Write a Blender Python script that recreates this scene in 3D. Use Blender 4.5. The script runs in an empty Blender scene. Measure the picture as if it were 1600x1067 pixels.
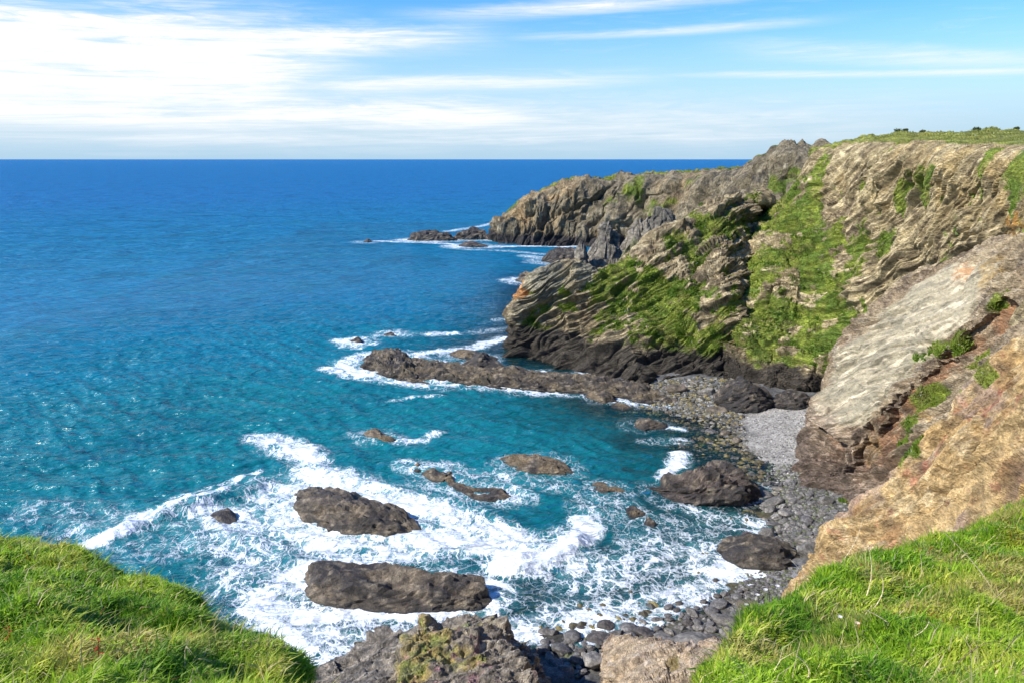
import bpy, math, random
import numpy as np
random.seed(7); rng = np.random.default_rng(7)
R = math.radians
scene = bpy.context.scene
COL = scene.collection

# ---------------------------------------------------------------- camera
CAM_Z, FPX = 36.0, 1200.0
PITCH = math.atan(285.5 / FPX)
cam_d = bpy.data.cameras.new('camera'); cam = bpy.data.objects.new('camera', cam_d); COL.objects.link(cam)
cam.location = (0, 0, CAM_Z); cam.rotation_euler = (R(90) - PITCH, 0, 0)
cam_d.sensor_width = 36; cam_d.lens = 36 * FPX / 1600; cam_d.clip_start = .1; cam_d.clip_end = 60000
scene.camera = cam

# ---------------------------------------------------------------- light and sky
SUN_AZ, SUN_EL = R(-110), R(39)            # azimuth from +Y towards +X
SKY_STRENGTH, SUN_STRENGTH, EXPOSURE = .135, 4.8, .55
scene.view_settings.view_transform = 'Standard'; scene.view_settings.look = 'None'
scene.view_settings.exposure = EXPOSURE; scene.view_settings.gamma = 1
sd = bpy.data.lights.new('sun', 'SUN'); sd.energy = SUN_STRENGTH; sd.angle = R(.5); sd.color = (1, .95, .87)
sun = bpy.data.objects.new('sun', sd); COL.objects.link(sun)
sun.rotation_euler = (R(90) - SUN_EL, 0, math.pi - SUN_AZ); sun.location = (-60, 0, 90)

class NT:
    """small helper to write node trees"""
    def __init__(s, tree): s.t = tree; s.t.nodes.clear()
    def n(s, kind, **kw):
        nd = s.t.nodes.new(kind)
        for k, v in kw.items():
            if k.startswith('i_'): s.put(nd.inputs[k[2:].replace('_', ' ')], v)
            else: setattr(nd, k, v)
        return nd
    def put(s, sock, v):
        if hasattr(v, 'is_output'): s.t.links.new(v, sock)
        else: sock.default_value = v
    def m(s, op, a, b=0.0, c=0.0, clamp=False):
        nd = s.t.nodes.new('ShaderNodeMath'); nd.operation = op; nd.use_clamp = clamp
        s.put(nd.inputs[0], a); s.put(nd.inputs[1], b); s.put(nd.inputs[2], c); return nd.outputs[0]
    def mapr(s, v, a, b, c=0.0, d=1.0, smooth=True):
        nd = s.t.nodes.new('ShaderNodeMapRange')
        if smooth: nd.interpolation_type = 'SMOOTHSTEP'
        for i, x in enumerate((v, a, b, c, d)): s.put(nd.inputs[i], x)
        return nd.outputs[0]
    def mix(s, f, a, b, mode='MIX'):
        nd = s.t.nodes.new('ShaderNodeMix'); nd.data_type = 'RGBA'; nd.blend_type = mode
        s.put(nd.inputs[0], f); s.put(nd.inputs[6], a); s.put(nd.inputs[7], b); return nd.outputs[2]
    def comb(s, x, y, z):
        nd = s.t.nodes.new('ShaderNodeCombineXYZ')
        for i, v in enumerate((x, y, z)): s.put(nd.inputs[i], v)
        return nd.outputs[0]
    def noise(s, vec, scale, detail=4, rough=.55, dist=0.0):
        nd = s.n('ShaderNodeTexNoise'); s.put(nd.inputs['Vector'], vec)
        nd.inputs['Scale'].default_value = scale; nd.inputs['Detail'].default_value = detail
        nd.inputs['Roughness'].default_value = rough; nd.inputs['Distortion'].default_value = dist
        return nd.outputs[0]
    def link(s, a, b): s.t.links.new(a, b)

world = bpy.data.worlds.new('World'); scene.world = world; world.use_nodes = True
w = NT(world.node_tree)
sky = w.n('ShaderNodeTexSky', sky_type='NISHITA', sun_disc=False, sun_elevation=SUN_EL, sun_rotation=SUN_AZ,
          air_density=1.0, dust_density=.3, ozone_density=1.8)
tc = w.n('ShaderNodeTexCoord').outputs['Generated']
sep = w.n('ShaderNodeSeparateXYZ'); w.link(tc, sep.inputs[0])
sx, sy, sz = sep.outputs
az = w.m('MULTIPLY', w.m('ARCTAN2', sx, sy), 180 / math.pi)       # degrees, 0 = out to sea, + = towards the land
el = w.m('MULTIPLY', w.m('ARCSINE', sz), 180 / math.pi)
skyc = w.n('ShaderNodeHueSaturation', i_Saturation=1.55, i_Value=1.0, i_Hue=.5, i_Fac=1.0); w.link(sky.outputs[0], skyc.inputs['Color'])
nv = w.comb(w.m('MULTIPLY', az, .05), w.m('MULTIPLY', el, .42), 0.0)
n1 = w.noise(nv, 1.0, 9, .6, .9)
n2 = w.noise(w.comb(w.m('MULTIPLY', az, .022), w.m('MULTIPLY', el, .30), 3.7), 1.6, 7, .55, .5)
fib = w.noise(w.comb(w.m('MULTIPLY', az, .09), w.m('ADD', w.m('MULTIPLY', el, 2.4), w.m('MULTIPLY', az, -.05)), 5.0), 1.0, 9, .7, 1.1)
n3 = w.noise(w.comb(w.m('MULTIPLY', az, .10), w.m('MULTIPLY', el, .9), 9.1), 1.4, 8, .65, 1.6)
def band(c0, slope, half, x0, x1, soft, amp, wob=1.2):
    """soft streak of cirrus: centre elevation c0 + slope*az, half height, from azimuth x0 to x1"""
    c = w.m('ADD', w.m('MULTIPLY', az, slope), c0)
    c = w.m('ADD', c, w.m('MULTIPLY', w.m('SUBTRACT', n2, .5), wob))
    c = w.m('ADD', c, w.m('MULTIPLY', w.m('SUBTRACT', n3, .5), half * .9))
    d = w.m('DIVIDE', w.m('ABSOLUTE', w.m('SUBTRACT', el, c)), half * 1.35)
    g = w.mapr(d, 0.0, 1.0, 1.0, 0.0)
    g = w.m('MULTIPLY', g, w.mapr(az, x0 - soft, x0 + soft, 0.0, 1.0))
    g = w.m('MULTIPLY', g, w.mapr(az, x1 - soft, x1 + soft, 1.0, 0.0))
    return w.m('MULTIPLY', g, amp)
bands = [band(5.2, -.02, 4.0, -75, -15, 8, 1.7), band(8.2, .035, 1.2, -75, -5, 7, 1.15, .5),
         band(2.9, -.004, 1.5, -75, 1.5, 7, 1.15, .5), band(2.4, .0, 2.0, -75, 24, 12, .5, .5),
         band(9.9, .05, .62, -4, 28, 7, .85, .9), band(8.1, .03, .34, 2, 19, 6, .55, .9),
         band(8.9, -.10, .8, 17, 33, 6, .55, .9), band(6.0, -.03, .26, 12, 50, 8, .5, .7),
         band(5.2, .03, .7, -16, 8, 6, .7, 1.0), band(1.4, .004, .7, -30, 24, 8, .5, .2),
         band(12.5, .02, 1.4, -75, 60, 8, .35, 1.5)]
tot = bands[0]
for b in bands[1:]: tot = w.m('MAXIMUM', tot, b)
cov = w.m('ADD', w.m('MULTIPLY', n1, .95), w.m('MULTIPLY', n3, .55))
cov = w.m('SUBTRACT', cov, .22)
mask = w.m('MULTIPLY', tot, w.m('MULTIPLY', w.mapr(cov, .18, .72, .15, 1.2), w.mapr(fib, .3, .68, .6, 1.3)), clamp=True)
wisp = w.m('MULTIPLY', w.mapr(n3, .5, .85, 0, .3), w.mapr(el, 1, 25, .5, 1.0))
mask = w.m('MAXIMUM', mask, wisp, clamp=True)
lowh = w.mapr(el, 0.0, 11.0, .96, 0.0)                              # pale air low over the sea
tint = w.mix(1.0, skyc.outputs[0], (.86, .88, 1.10, 1), 'MULTIPLY')
base = w.mix(lowh, tint, (2.25, 3.4, 4.4, 1))
skyfin = w.mix(mask, base, (5.1, 5.25, 5.4, 1))
bg = w.n('ShaderNodeBackground', i_Strength=SKY_STRENGTH); w.link(skyfin, bg.inputs[0])
wo = w.n('ShaderNodeOutputWorld'); w.link(bg.outputs[0], wo.inputs[0])

# ---------------------------------------------------------------- measuring
cp, sp = math.cos(PITCH), math.sin(PITCH)
def ray(px, py):
    u = (px - 800) / FPX; v = (533.5 - py) / FPX
    return np.array([u, cp + v * sp, -sp + v * cp])
def at(px, py, Y): d = ray(px, py); return d * (Y / d[1]) + np.array([0, 0, CAM_Z])
def S(px, py, z=0.0): d = ray(px, py); return d * ((z - CAM_Z) / d[2]) + np.array([0, 0, CAM_Z])
def W(x, y, z): return np.array([x, y, z], float)
def pix(P):
    q = P - np.array([0, 0, CAM_Z]); f = q[..., 1] * cp - q[..., 2] * sp; up = q[..., 1] * sp + q[..., 2] * cp
    f = np.where(f < .01, .01, f)
    return 800 + FPX * q[..., 0] / f, 533.5 - FPX * up / f

# ---------------------------------------------------------------- noise in numpy
def h3(ix, iy, iz, seed):
    h = (ix.astype(np.int64) * 374761393 + iy.astype(np.int64) * 668265263 + iz.astype(np.int64) * 2147483647 + seed * 974634777) & 0xffffffff
    h = ((h ^ (h >> 13)) * 1274126177) & 0xffffffff
    h = ((h ^ (h >> 16)) * 2246822519) & 0xffffffff
    return ((h ^ (h >> 15)) & 0xffffff) / float(0x1000000)
def vnoise(p, seed=0):
    i = np.floor(p).astype(np.int64); f = p - i; f = f * f * f * (f * (f * 6 - 15) + 10)
    out = 0
    for a in (0, 1):
        wa = f[:, 0] if a else 1 - f[:, 0]
        for b in (0, 1):
            wb = f[:, 1] if b else 1 - f[:, 1]
            for c in (0, 1):
                wc = f[:, 2] if c else 1 - f[:, 2]
                out = out + wa * wb * wc * h3(i[:, 0] + a, i[:, 1] + b, i[:, 2] + c, seed)
    return out * 2 - 1
def fbm(p, o=4, seed=0, gain=.5):
    s = 0; a = 1; t = 0
    for k in range(o):
        s = s + a * vnoise(p * 2.03 ** k + 17.3 * k, seed + k); t += a; a *= gain
    return s / t
def ridged(p, o=4, seed=0):
    s = 0; a = 1; t = 0
    for k in range(o):
        s = s + a * (1 - 2 * np.abs(vnoise(p * 2.1 ** k + 9.1 * k, seed + k))); t += a; a *= .5
    return s / t
def facet(p, seed=0, tilt=1.5, k=42.0):
    """fractured rock: every cell is a tilted plane of its own, joined by short steep steps"""
    i = np.floor(p).astype(np.int64); num = np.zeros(len(p)); den = np.zeros(len(p)) + 1e-30
    for a in (-1, 0, 1):
        for b in (-1, 0, 1):
            for c in (-1, 0, 1):
                x, y, z = i[:, 0] + a, i[:, 1] + b, i[:, 2] + c
                jx, jy, jz = h3(x, y, z, seed), h3(x, y, z, seed + 1), h3(x, y, z, seed + 2)
                dx, dy, dz = p[:, 0] - x - jx, p[:, 1] - y - jy, p[:, 2] - z - jz
                d = dx * dx + dy * dy + dz * dz
                g = (h3(x, y, z, seed + 3) - .5) * dx + (jx - .5) * dy + (jy - .5) * dz
                v = (jz * 2 - 1) * .6 + g * tilt
                wt = np.exp(-k * d); num += wt * v; den += wt
    return num / den
def sm(x, a, b): t = np.clip((x - a) / (b - a), 0, 1); return t * t * (3 - 2 * t)
def strata(x, P, th, seed):
    """ledges across the bedding coordinate x: every bed stands proud by its own amount"""
    x = x / th + 1.3 * fbm(P / (th * 6), 3, seed); i = np.floor(x).astype(np.int64); f = x - i; z0 = i * 0
    a, b = h3(i, z0, z0, seed), h3(i + 1, z0, z0, seed)
    return (a + (b - a) * sm(f, .68, 1.0) - .5) - .35 * (f - .5) * (1 - sm(f, .8, 1.0))
def crevice(q, seed, w=.07):
    n = vnoise(q + 5.5, seed); return -np.exp(-(n / w) ** 2) * sm(vnoise(q / 2.3, seed + 1), -.3, .3)
def frame(dirv, normv, stretch, squash):
    """coordinates stretched along the bedding and squashed across it"""
    d = np.array(dirv, float); d /= np.linalg.norm(d); n = np.array(normv, float); n -= d * (n @ d); n /= np.linalg.norm(n)
    c = np.cross(n, d); return np.stack([d / stretch, c, n * squash], 1)

# ---------------------------------------------------------------- meshes
def build(name, V, quads=None, tris=None, mat=None, col=None, smooth=False, parent=None, attrs=None):
    me = bpy.data.meshes.new(name); V = np.asarray(V, np.float32)
    q = np.zeros((0, 4), np.int32) if quads is None else np.asarray(quads, np.int32)
    t = np.zeros((0, 3), np.int32) if tris is None else np.asarray(tris, np.int32)
    me.vertices.add(len(V)); me.vertices.foreach_set('co', V.ravel())
    me.loops.add(q.size + t.size); me.loops.foreach_set('vertex_index', np.concatenate([q.ravel(), t.ravel()]))
    me.polygons.add(len(q) + len(t))
    me.polygons.foreach_set('loop_start', np.concatenate([np.arange(len(q)) * 4, q.size + np.arange(len(t)) * 3]).astype(np.int32))
    me.update(calc_edges=True)
    me.polygons.foreach_set('use_smooth', np.full(len(q) + len(t), smooth))
    if col is not None:
        ca = me.color_attributes.new('Col', 'FLOAT_COLOR', 'POINT')
        ca.data.foreach_set('color', np.concatenate([np.clip(col, 0, 1), np.ones((len(V), 1))], 1).astype(np.float32).ravel())
    for k, v in (attrs or {}).items():
        me.attributes.new(k, 'FLOAT', 'POINT').data.foreach_set('value', np.asarray(v, np.float32))
    if mat: me.materials.append(mat)
    o = bpy.data.objects.new(name, me); COL.objects.link(o)
    if parent: o.parent = parent
    return o
def tag(o, label=None, cat=None, group=None, kind=None):
    if label: o['label'] = label
    if cat: o['category'] = cat
    if group: o['group'] = group
    if kind: o['kind'] = kind
    return o
def grid_quads(nr, nc, wrap=False):
    r = np.arange(nr - 1)[:, None]; c = np.arange(nc if wrap else nc - 1)[None, :]; c2 = (c + 1) % nc
    return np.stack([r * nc + c, r * nc + c2, (r + 1) * nc + c2, (r + 1) * nc + c], -1).reshape(-1, 4)
def cr(ctrl, n, axis):
    """Catmull-Rom resample along an axis, n points"""
    P = np.moveaxis(ctrl, axis, 0); k = P.shape[0]; t = np.linspace(0, k - 1, n); i = np.minimum(t.astype(int), k - 2); f = (t - i)[:, None, None]
    g = lambda j: P[np.clip(j, 0, k - 1)]
    a, b, c, d = g(i - 1), g(i), g(i + 1), g(i + 2)
    o = .5 * (2 * b + (c - a) * f + (2 * a - 5 * b + 4 * c - d) * f ** 2 + (3 * b - a - 3 * c + d) * f ** 3)
    o = .75 * o + .25 * (b + (c - b) * f)
    return np.moveaxis(o, 0, axis)
def loft(cols, nr, nc):
    """cols: list (left to right) of lists (bottom to top) of points -> (nr, nc, 3)"""
    C = np.array([[p for p in c] for c in cols]).transpose(1, 0, 2)
    return cr(cr(C, nr, 0), nc, 1)
def normals(G, blur=9):
    a = np.gradient(G, axis=1); b = np.gradient(G, axis=0); n = np.cross(a, b); n = n / (np.linalg.norm(n, axis=-1, keepdims=True) + 1e-9)
    for _ in range(2):
        for ax_ in (0, 1):
            w_ = min(blur, n.shape[ax_] // 4); q = np.concatenate([np.repeat(np.take(n, [0], ax_), w_, ax_), n, np.repeat(np.take(n, [-1], ax_), w_, ax_)], ax_)
            cs = np.cumsum(np.concatenate([np.zeros_like(np.take(q, [0], ax_)), q], ax_), ax_); L = n.shape[ax_]
            n = (np.take(cs, np.arange(2 * w_ + 1, 2 * w_ + 1 + L), ax_) - np.take(cs, np.arange(L), ax_)) / (2 * w_ + 1)
    return n / (np.linalg.norm(n, axis=-1, keepdims=True) + 1e-9)
def blobs(G, lst):
    """soft patches on a surface: (px, py, radius_m[, strength]); each centre is looked up once as a point of the surface"""
    P = G.reshape(-1, 3); x, y = pix(P); out = np.zeros(len(P))
    for b in lst:
        c = P[np.argmin((x - b[0]) ** 2 + (y - b[1]) ** 2)]
        d = np.linalg.norm(P - c, axis=1) / b[2]
        out = np.maximum(out, (b[3] if len(b) > 3 else 1) * (1 - sm(d, .25, 1.35)))
    return out
def c3(*a): return np.array(a, float)
def lerp(a, b, t): t = np.asarray(t)[:, None]; return a * (1 - t) + b * t

# ---------------------------------------------------------------- materials
def rock_mat(name, scale=1.0, bump=.35, stretch=(1, 1, 1), rot=(0, 0, 0), rough=.9, spec=.3, cr_amt=1.0):
    m = bpy.data.materials.new(name); m.use_nodes = True; t = NT(m.node_tree)
    tco = t.n('ShaderNodeTexCoord').outputs['Object']
    mp = t.n('ShaderNodeMapping'); t.link(tco, mp.inputs[0]); mp.inputs['Scale'].default_value = stretch; mp.inputs['Rotation'].default_value = rot
    mv = mp.outputs[0]
    at_ = t.n('ShaderNodeAttribute', attribute_name='Col').outputs['Color']
    a = t.noise(mv, 1.1 * scale, 9, .68, .4); b = t.noise(mv, 5.5 * scale, 6, .7)
    vo = t.n('ShaderNodeTexVoronoi', feature='DISTANCE_TO_EDGE'); vo.inputs['Scale'].default_value = 1.6 * scale
    wv = t.n('ShaderNodeVectorMath', operation='ADD'); t.link(mv, wv.inputs[0])
    nz = t.n('ShaderNodeTexNoise'); t.link(mv, nz.inputs['Vector']); nz.inputs['Scale'].default_value = 2.2 * scale
    sc = t.n('ShaderNodeVectorMath', operation='SCALE'); t.link(nz.outputs['Color'], sc.inputs[0]); sc.inputs['Scale'].default_value = .7 / scale
    t.link(sc.outputs[0], wv.inputs[1]); t.link(wv.outputs[0], vo.inputs['Vector'])
    crack = t.mapr(vo.outputs[0], 0.0, .07, 0.0, 1.0)
    f = t.m('MULTIPLY', t.mapr(a, .3, .7, .55, 1.5), t.mapr(b, .3, .7, .62, 1.42))
    f = t.m('MULTIPLY', f, t.mapr(crack, 0, 1, 1 - .22 * cr_amt, 1.0))
    calm = t.n('ShaderNodeAttribute', attribute_name='calm').outputs['Fac']; f = t.m('ADD', t.m('MULTIPLY', f, t.m('SUBTRACT', 1.0, t.m('MULTIPLY', calm, .55))), t.m('MULTIPLY', calm, .55))
    cm = t.n('ShaderNodeVectorMath', operation='SCALE'); t.link(at_, cm.inputs[0]); t.link(f, cm.inputs['Scale'])
    h = t.m('ADD', t.m('MULTIPLY', a, 1.0), t.m('ADD', t.m('MULTIPLY', b, .5), t.m('MULTIPLY', crack, .14 * cr_amt)))
    bp = t.n('ShaderNodeBump', i_Strength=.9, i_Distance=bump / scale); t.link(h, bp.inputs['Height']); t.link(t.m('SUBTRACT', .9, t.m('MULTIPLY', calm, .5)), bp.inputs['Strength'])
    p = t.n('ShaderNodeBsdfPrincipled', i_Roughness=rough); p.inputs['Specular IOR Level'].default_value = spec
    t.link(cm.outputs[0], p.inputs['Base Color']); t.link(bp.outputs[0], p.inputs['Normal'])
    o = t.n('ShaderNodeOutputMaterial'); t.link(p.outputs[0], o.inputs[0]); return m
M_CLIFF = rock_mat('cliff_rock', .9, .55, (1, .45, 1.5), (R(35), 0, 0))
M_HEAD = rock_mat('headland_rock', .35, .5, (1, 1, .8))
M_ROCK = rock_mat('wet_sea_rock', 1.6, .5, (1, 1, 1), rough=.62, spec=.5)
M_TAN = rock_mat('crumbling_tan_rock', .8, .5, (1, .9, 1.15), (R(30), 0, 0), cr_amt=.3)
M_BOUL = rock_mat('worn_boulder_stone', 2.6, .10, rough=.7, spec=.4)
M_SOIL = rock_mat('turf_soil', 4.0, .3)
def leaf_mat(name, trans=.35):
    m = bpy.data.materials.new(name); m.use_nodes = True; t = NT(m.node_tree)
    a = t.n('ShaderNodeAttribute', attribute_name='Col').outputs['Color']
    tco = t.n('ShaderNodeTexCoord').outputs['Object']
    nf = t.mapr(t.noise(tco, 30, 2), .3, .7, .85, 1.15)
    cm = t.n('ShaderNodeVectorMath', operation='SCALE'); t.link(a, cm.inputs[0]); t.link(nf, cm.inputs['Scale'])
    p = t.n('ShaderNodeBsdfPrincipled', i_Roughness=.5); p.inputs['Specular IOR Level'].default_value = .35
    t.link(cm.outputs[0], p.inputs['Base Color'])
    tr = t.n('ShaderNodeBsdfTranslucent'); t.link(cm.outputs[0], tr.inputs[0])
    mx = t.n('ShaderNodeMixShader', i_Fac=trans); t.link(p.outputs[0], mx.inputs[1]); t.link(tr.outputs[0], mx.inputs[2])
    o = t.n('ShaderNodeOutputMaterial'); t.link(mx.outputs[0], o.inputs[0]); return m
M_LEAF = leaf_mat('grass_blade', .5); M_PETAL = leaf_mat('flower_petal', .3)

# ---------------------------------------------------------------- shoreline, beach and seabed
SHORE = [W(-60, 30, 0), W(-20, 42, 0)] + [S(a, b) for a, b in
    [(500, 1040), (840, 1003), (950, 980), (1040, 962), (1110, 925), (1165, 890), (1190, 850), (1175, 820), (1190, 790), (1195, 755),
     (1170, 715), (1140, 690), (1100, 660), (1050, 645), (985, 628), (930, 600), (900, 578), (788, 546)]] + [W(3, 160, 0), W(10, 233, 0), W(60, 300, 0), W(200, 300, 0), W(200, 0, 0), W(-60, 0, 0)]
SH = np.array(SHORE)[:, :2]
def shore_sd(x, y):
    """+ inland, - out to sea"""
    d = np.full(x.shape, 1e9); inside = np.zeros(x.shape, bool); n = len(SH)
    for i in range(n):
        a, b = SH[i], SH[(i + 1) % n]; e = b - a
        t = np.clip(((x - a[0]) * e[0] + (y - a[1]) * e[1]) / (e @ e), 0, 1)
        d = np.minimum(d, np.hypot(x - a[0] - t * e[0], y - a[1] - t * e[1]))
        c = ((a[1] > y) != (b[1] > y)) & (x < (b[0] - a[0]) * (y - a[1]) / (b[1] - a[1] + 1e-12) + a[0]); inside ^= c
    return np.where(inside, d, -d)
def bed_z(x, y):
    s = shore_sd(x, y); shp = x.shape
    p = np.stack([x.ravel(), y.ravel(), np.zeros(x.size)], 1)
    n = fbm(p / 5, 3, 5).reshape(shp)
    z = np.where(s > 0, np.minimum(s * .10, 1.6), np.maximum(s * .07 - np.maximum(-s - 7, 0) * .12, -9)) + n * np.clip(.25 - s * .02, .12, .8) - .05
    for a, b, r, h in ((1115, 700, 12, -.10), (1040, 640, 9, -.15), (1150, 735, 9, -.1), (1010, 690, 8, -.7), (1040, 800, 5, -.7), (980, 880, 7, -.9), (880, 935, 6, -.8), (1080, 860, 7, -.6)):
        c = S(a, b); k = 1 - sm(np.hypot(x - c[0], y - c[1]) / r, .3, 1.1); z = np.where(s < 0, np.maximum(z, h * k - 5 * (1 - k) ** 1.4 + n * .22), z)
    return z
def polyd(x, y, pts):
    d = np.full(x.shape, 1e9); tt = np.zeros(x.shape); n = len(pts) - 1
    for i in range(n):
        a, b = pts[i][:2], pts[i + 1][:2]; e = b - a
        t = np.clip(((x - a[0]) * e[0] + (y - a[1]) * e[1]) / (e @ e + 1e-9), 0, 1)
        q = np.hypot(x - a[0] - t * e[0], y - a[1] - t * e[1]); m = q < d
        d = np.where(m, q, d); tt = np.where(m, (i + t) / n, tt)
    return d, tt

gx = np.arange(-70, 75, .45); gy = np.arange(26, 165, .45); X, Y = np.meshgrid(gx, gy)
Z = bed_z(X, Y); P = np.stack([X, Y, Z], -1).reshape(-1, 3)
pmz = polyd(X, Y, [S(1232, 648, 1), S(1225, 690, 1), S(1212, 745, 1)])[0]
Z = Z + sm(pmz, 3, 7) * (facet(P / 1.7, 3).reshape(X.shape) * .22 + facet(P / .8, 8).reshape(X.shape) * .1) * np.where(X > 15, .6, 1.2)
P = np.stack([X, Y, Z], -1).reshape(-1, 3)
c = lerp(c3(.045, .04, .022), c3(.10, .085, .04), sm(fbm(P / 3, 4, 11), -.4, .4))
c = lerp(c, c3(.05, .05, .05), sm(fbm(P / 1.3, 3, 19), 0, .5) * .6)
dq, tq_ = polyd(P[:, 0] + fbm(P / 3, 3, 4) * 2, P[:, 1] + fbm(P / 3, 3, 6) * 2, [S(1232, 648, 1), S(1225, 690, 1), S(1212, 745, 1)])
inl = sm(shore_sd(P[:, 0], P[:, 1]), .5, 4); c = lerp(c, lerp(c3(.07, .07, .065), c3(.14, .135, .125), sm(fbm(P / 1.4, 4, 46), -.4, .4)), inl)
pm = 1 - sm(dq / (6.2 - 3.6 * tq_), .7, 1.2); c = lerp(c, lerp(c3(.25, .235, .205), c3(.35, .33, .29), sm(fbm(P / 1.2, 4, 44), -.4, .4)), pm)
p2 = S(1235, 900, 1.0); dd = np.hypot((P[:, 0] - p2[0]) / 3, (P[:, 1] - p2[1]) / 5) + fbm(P / 2, 3, 4) * .25
c = lerp(c, c3(.2, .2, .2), 1 - sm(dd, .6, 1.05))
M_BED = rock_mat('shingle_ground', 2.2, .16, rough=.8)
tag(build('beach', P, grid_quads(*X.shape), mat=M_BED, col=c, smooth=True), 'grey shingle cove floor running down under the clear shallows', kind='structure')
far = 30000.0
tag(build('seabed', [(-far, -far, -12), (far, -far, -12), (far, far, -12), (-far, far, -12)], [(0, 1, 2, 3)], mat=M_BED, col=np.full((4, 3), .03)), 'deep sea floor', kind='structure')

# ---------------------------------------------------------------- cliffs
def rocky(G, A, K, seed, soft=None, scales=(9, 3.6, 1.5), edge=None, bedk=1.0, ribk=1.0):
    """displace a lofted surface along its normals like fractured, bedded rock"""
    N = normals(G).reshape(-1, 3); P = G.reshape(-1, 3); q = P @ K; kn = K[:, 2] / np.linalg.norm(K[:, 2]); across = sm(np.abs(N @ kn), .97, .6)
    wob = np.stack([fbm(P / 6, 2, seed + 40), fbm(P / 6, 2, seed + 41), fbm(P / 6, 2, seed + 42)], 1) * 1.0
    q = q + wob
    d = A * (.55 * fbm(P / 16, 3, seed) * 1.4 + 1.15 * facet(q / scales[0], seed + 3) + .5 * facet(q / scales[1], seed + 9) + .24 * facet(q / scales[2], seed + 15) + .18 * ridged(q / scales[1], 3, seed + 21))
    bed = .9 * strata(q[:, 2], P, scales[1] * .62, seed + 50) * (.4 + sm(fbm(P / 7, 2, seed + 51), -.4, .4)) + .42 * strata(q[:, 2], P, scales[2] * .5, seed + 52)
    rib = ridged((P + 1.5 * fbm(P / 5, 2, seed + 60)[:, None]) * np.array([1 / 9, 1 / 9, 1 / 34]), 2, seed + 61)
    d = d * .85 + A * ribk * 1.1 * rib
    d = d + A * (bed * across * bedk + .8 * crevice(q / scales[0] * 1.3, seed + 53) + .45 * crevice(q / scales[1], seed + 54, .09))
    if soft is not None: d = d * (1 - .62 * soft) + soft * A * .25 * fbm(P / 2.2, 3, seed + 31)
    if edge is not None: d = d * edge
    return (P + N * d[:, None]).reshape(G.shape), d / A
def under(cols, z=-3):
    return [[W(c[0][0] - .5, c[0][1] - .8, z)] + c for c in cols]
def palette(P, seed, a, b, dark, pale):
    n = fbm(P / 7, 4, seed); m = fbm(P / 2.2, 4, seed + 5); k = fbm(P / .9, 3, seed + 9)
    c = lerp(a, b, sm(n, -.35, .35)); c = lerp(c, dark, sm(m, .12, .5) * .75); c = lerp(c, pale, sm(k, .12, .5) * .6); return c
G_A, G_B, G_C = c3(.21, .25, .035), c3(.12, .18, .025), c3(.29, .25, .08)
def greens(P, seed):
    c = lerp(G_A, G_B, sm(fbm(P / 2.5, 4, seed), -.3, .35)); return lerp(c, G_C, sm(fbm(P / 1.6, 4, seed + 7), .1, .5) * .7)
def wet_band(P, c, top, seed, colr=c3(.035, .032, .032), soft=2.0):
    h = P[:, 2] + fbm(P / 3.5, 3, seed) * 1.8; return lerp(c, colr * 1.0, (1 - sm(h, top - soft * .5, top + soft * .5)) * .94)
SURF = {}

# far headland
cols = [[W(-11, 352, 0), W(-9, 354, 3), W(-7, 357, 6), W(-3, 360, 9), W(2, 372, 9), W(10, 390, 4)],
 [at(765, 379, 341), at(767, 369, 343), at(771, 356, 346), at(782, 341, 350), at(798, 331, 364), W(14, 400, 4)],
 [at(795, 382, 332), at(798, 362, 335), at(803, 345, 339), at(812, 323, 346), at(828, 313, 364), W(20, 410, 5)],
 [at(840, 383, 329), at(845, 360, 333), at(850, 335, 338), at(858, 301, 345), at(872, 294, 365), W(40, 420, 5)],
 [at(890, 384, 326), at(895, 355, 331), at(900, 325, 336), at(903, 287, 342), at(914, 284, 370), W(60, 430, 8)],
 [at(945, 384, 322), at(950, 350, 326), at(956, 315, 332), at(962, 283, 338), at(972, 279, 370), W(80, 430, 12)],
 [at(1010, 385, 312), at(1012, 345, 316), at(1018, 310, 320), at(1022, 279, 325), at(1035, 274, 360), W(100, 430, 20)],
 [at(1080, 375, 290), at(1082, 340, 296), at(1086, 305, 300), at(1092, 275, 305), at(1105, 270, 345), W(120, 420, 25)],
 [at(1135, 370, 262), at(1138, 335, 268), at(1142, 300, 274), at(1150, 272, 280), at(1165, 266, 330), W(140, 400, 30)],
 [at(1165, 370, 232), at(1172, 330, 238), at(1176, 295, 243), at(1186, 256, 250), at(1200, 250, 290), W(150, 350, 33)],
 [at(1205, 370, 205), at(1208, 330, 209), at(1212, 285, 215), at(1218, 241, 222), at(1235, 239, 262), W(155, 320, 35)],
 [at(1265, 370, 192), at(1262, 330, 200), at(1262, 285, 207), at(1262, 240, 214), at(1275, 240, 250), W(155, 290, 35)],
 [at(1330, 370, 185), at(1330, 330, 190), at(1330, 285, 195), at(1330, 240, 200), at(1335, 236, 240), W(155, 260, 35)]]
G = loft(under(cols), 260, 620)
K = frame((.45, 0, .85), (.8, .3, -.4), 2.2, 1.2)
top = np.linspace(0, 1, 260)[:, None] * np.ones((1, 620)); soft = (sm(top, .71, .78)).ravel(); edge = (1 - .75 * np.exp(-((top - .68) / .07) ** 2)).ravel()
gm = np.maximum(soft, blobs(G, [(1000, 300, 9, .5), (1030, 330, 10, .5), (930, 290, 12, .7), (1080, 300, 9, .5), (960, 320, 8, .45), (1220, 290, 9, .6), (1190, 330, 8, .5)]))
G2, d = rocky(G, 3.4, K, 101, soft, (15, 7, 3), edge=edge)
P = G2.reshape(-1, 3)
c = palette(P / 2, 55, c3(.14, .115, .07), c3(.22, .18, .11), c3(.055, .05, .045), c3(.32, .28, .19))
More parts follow.
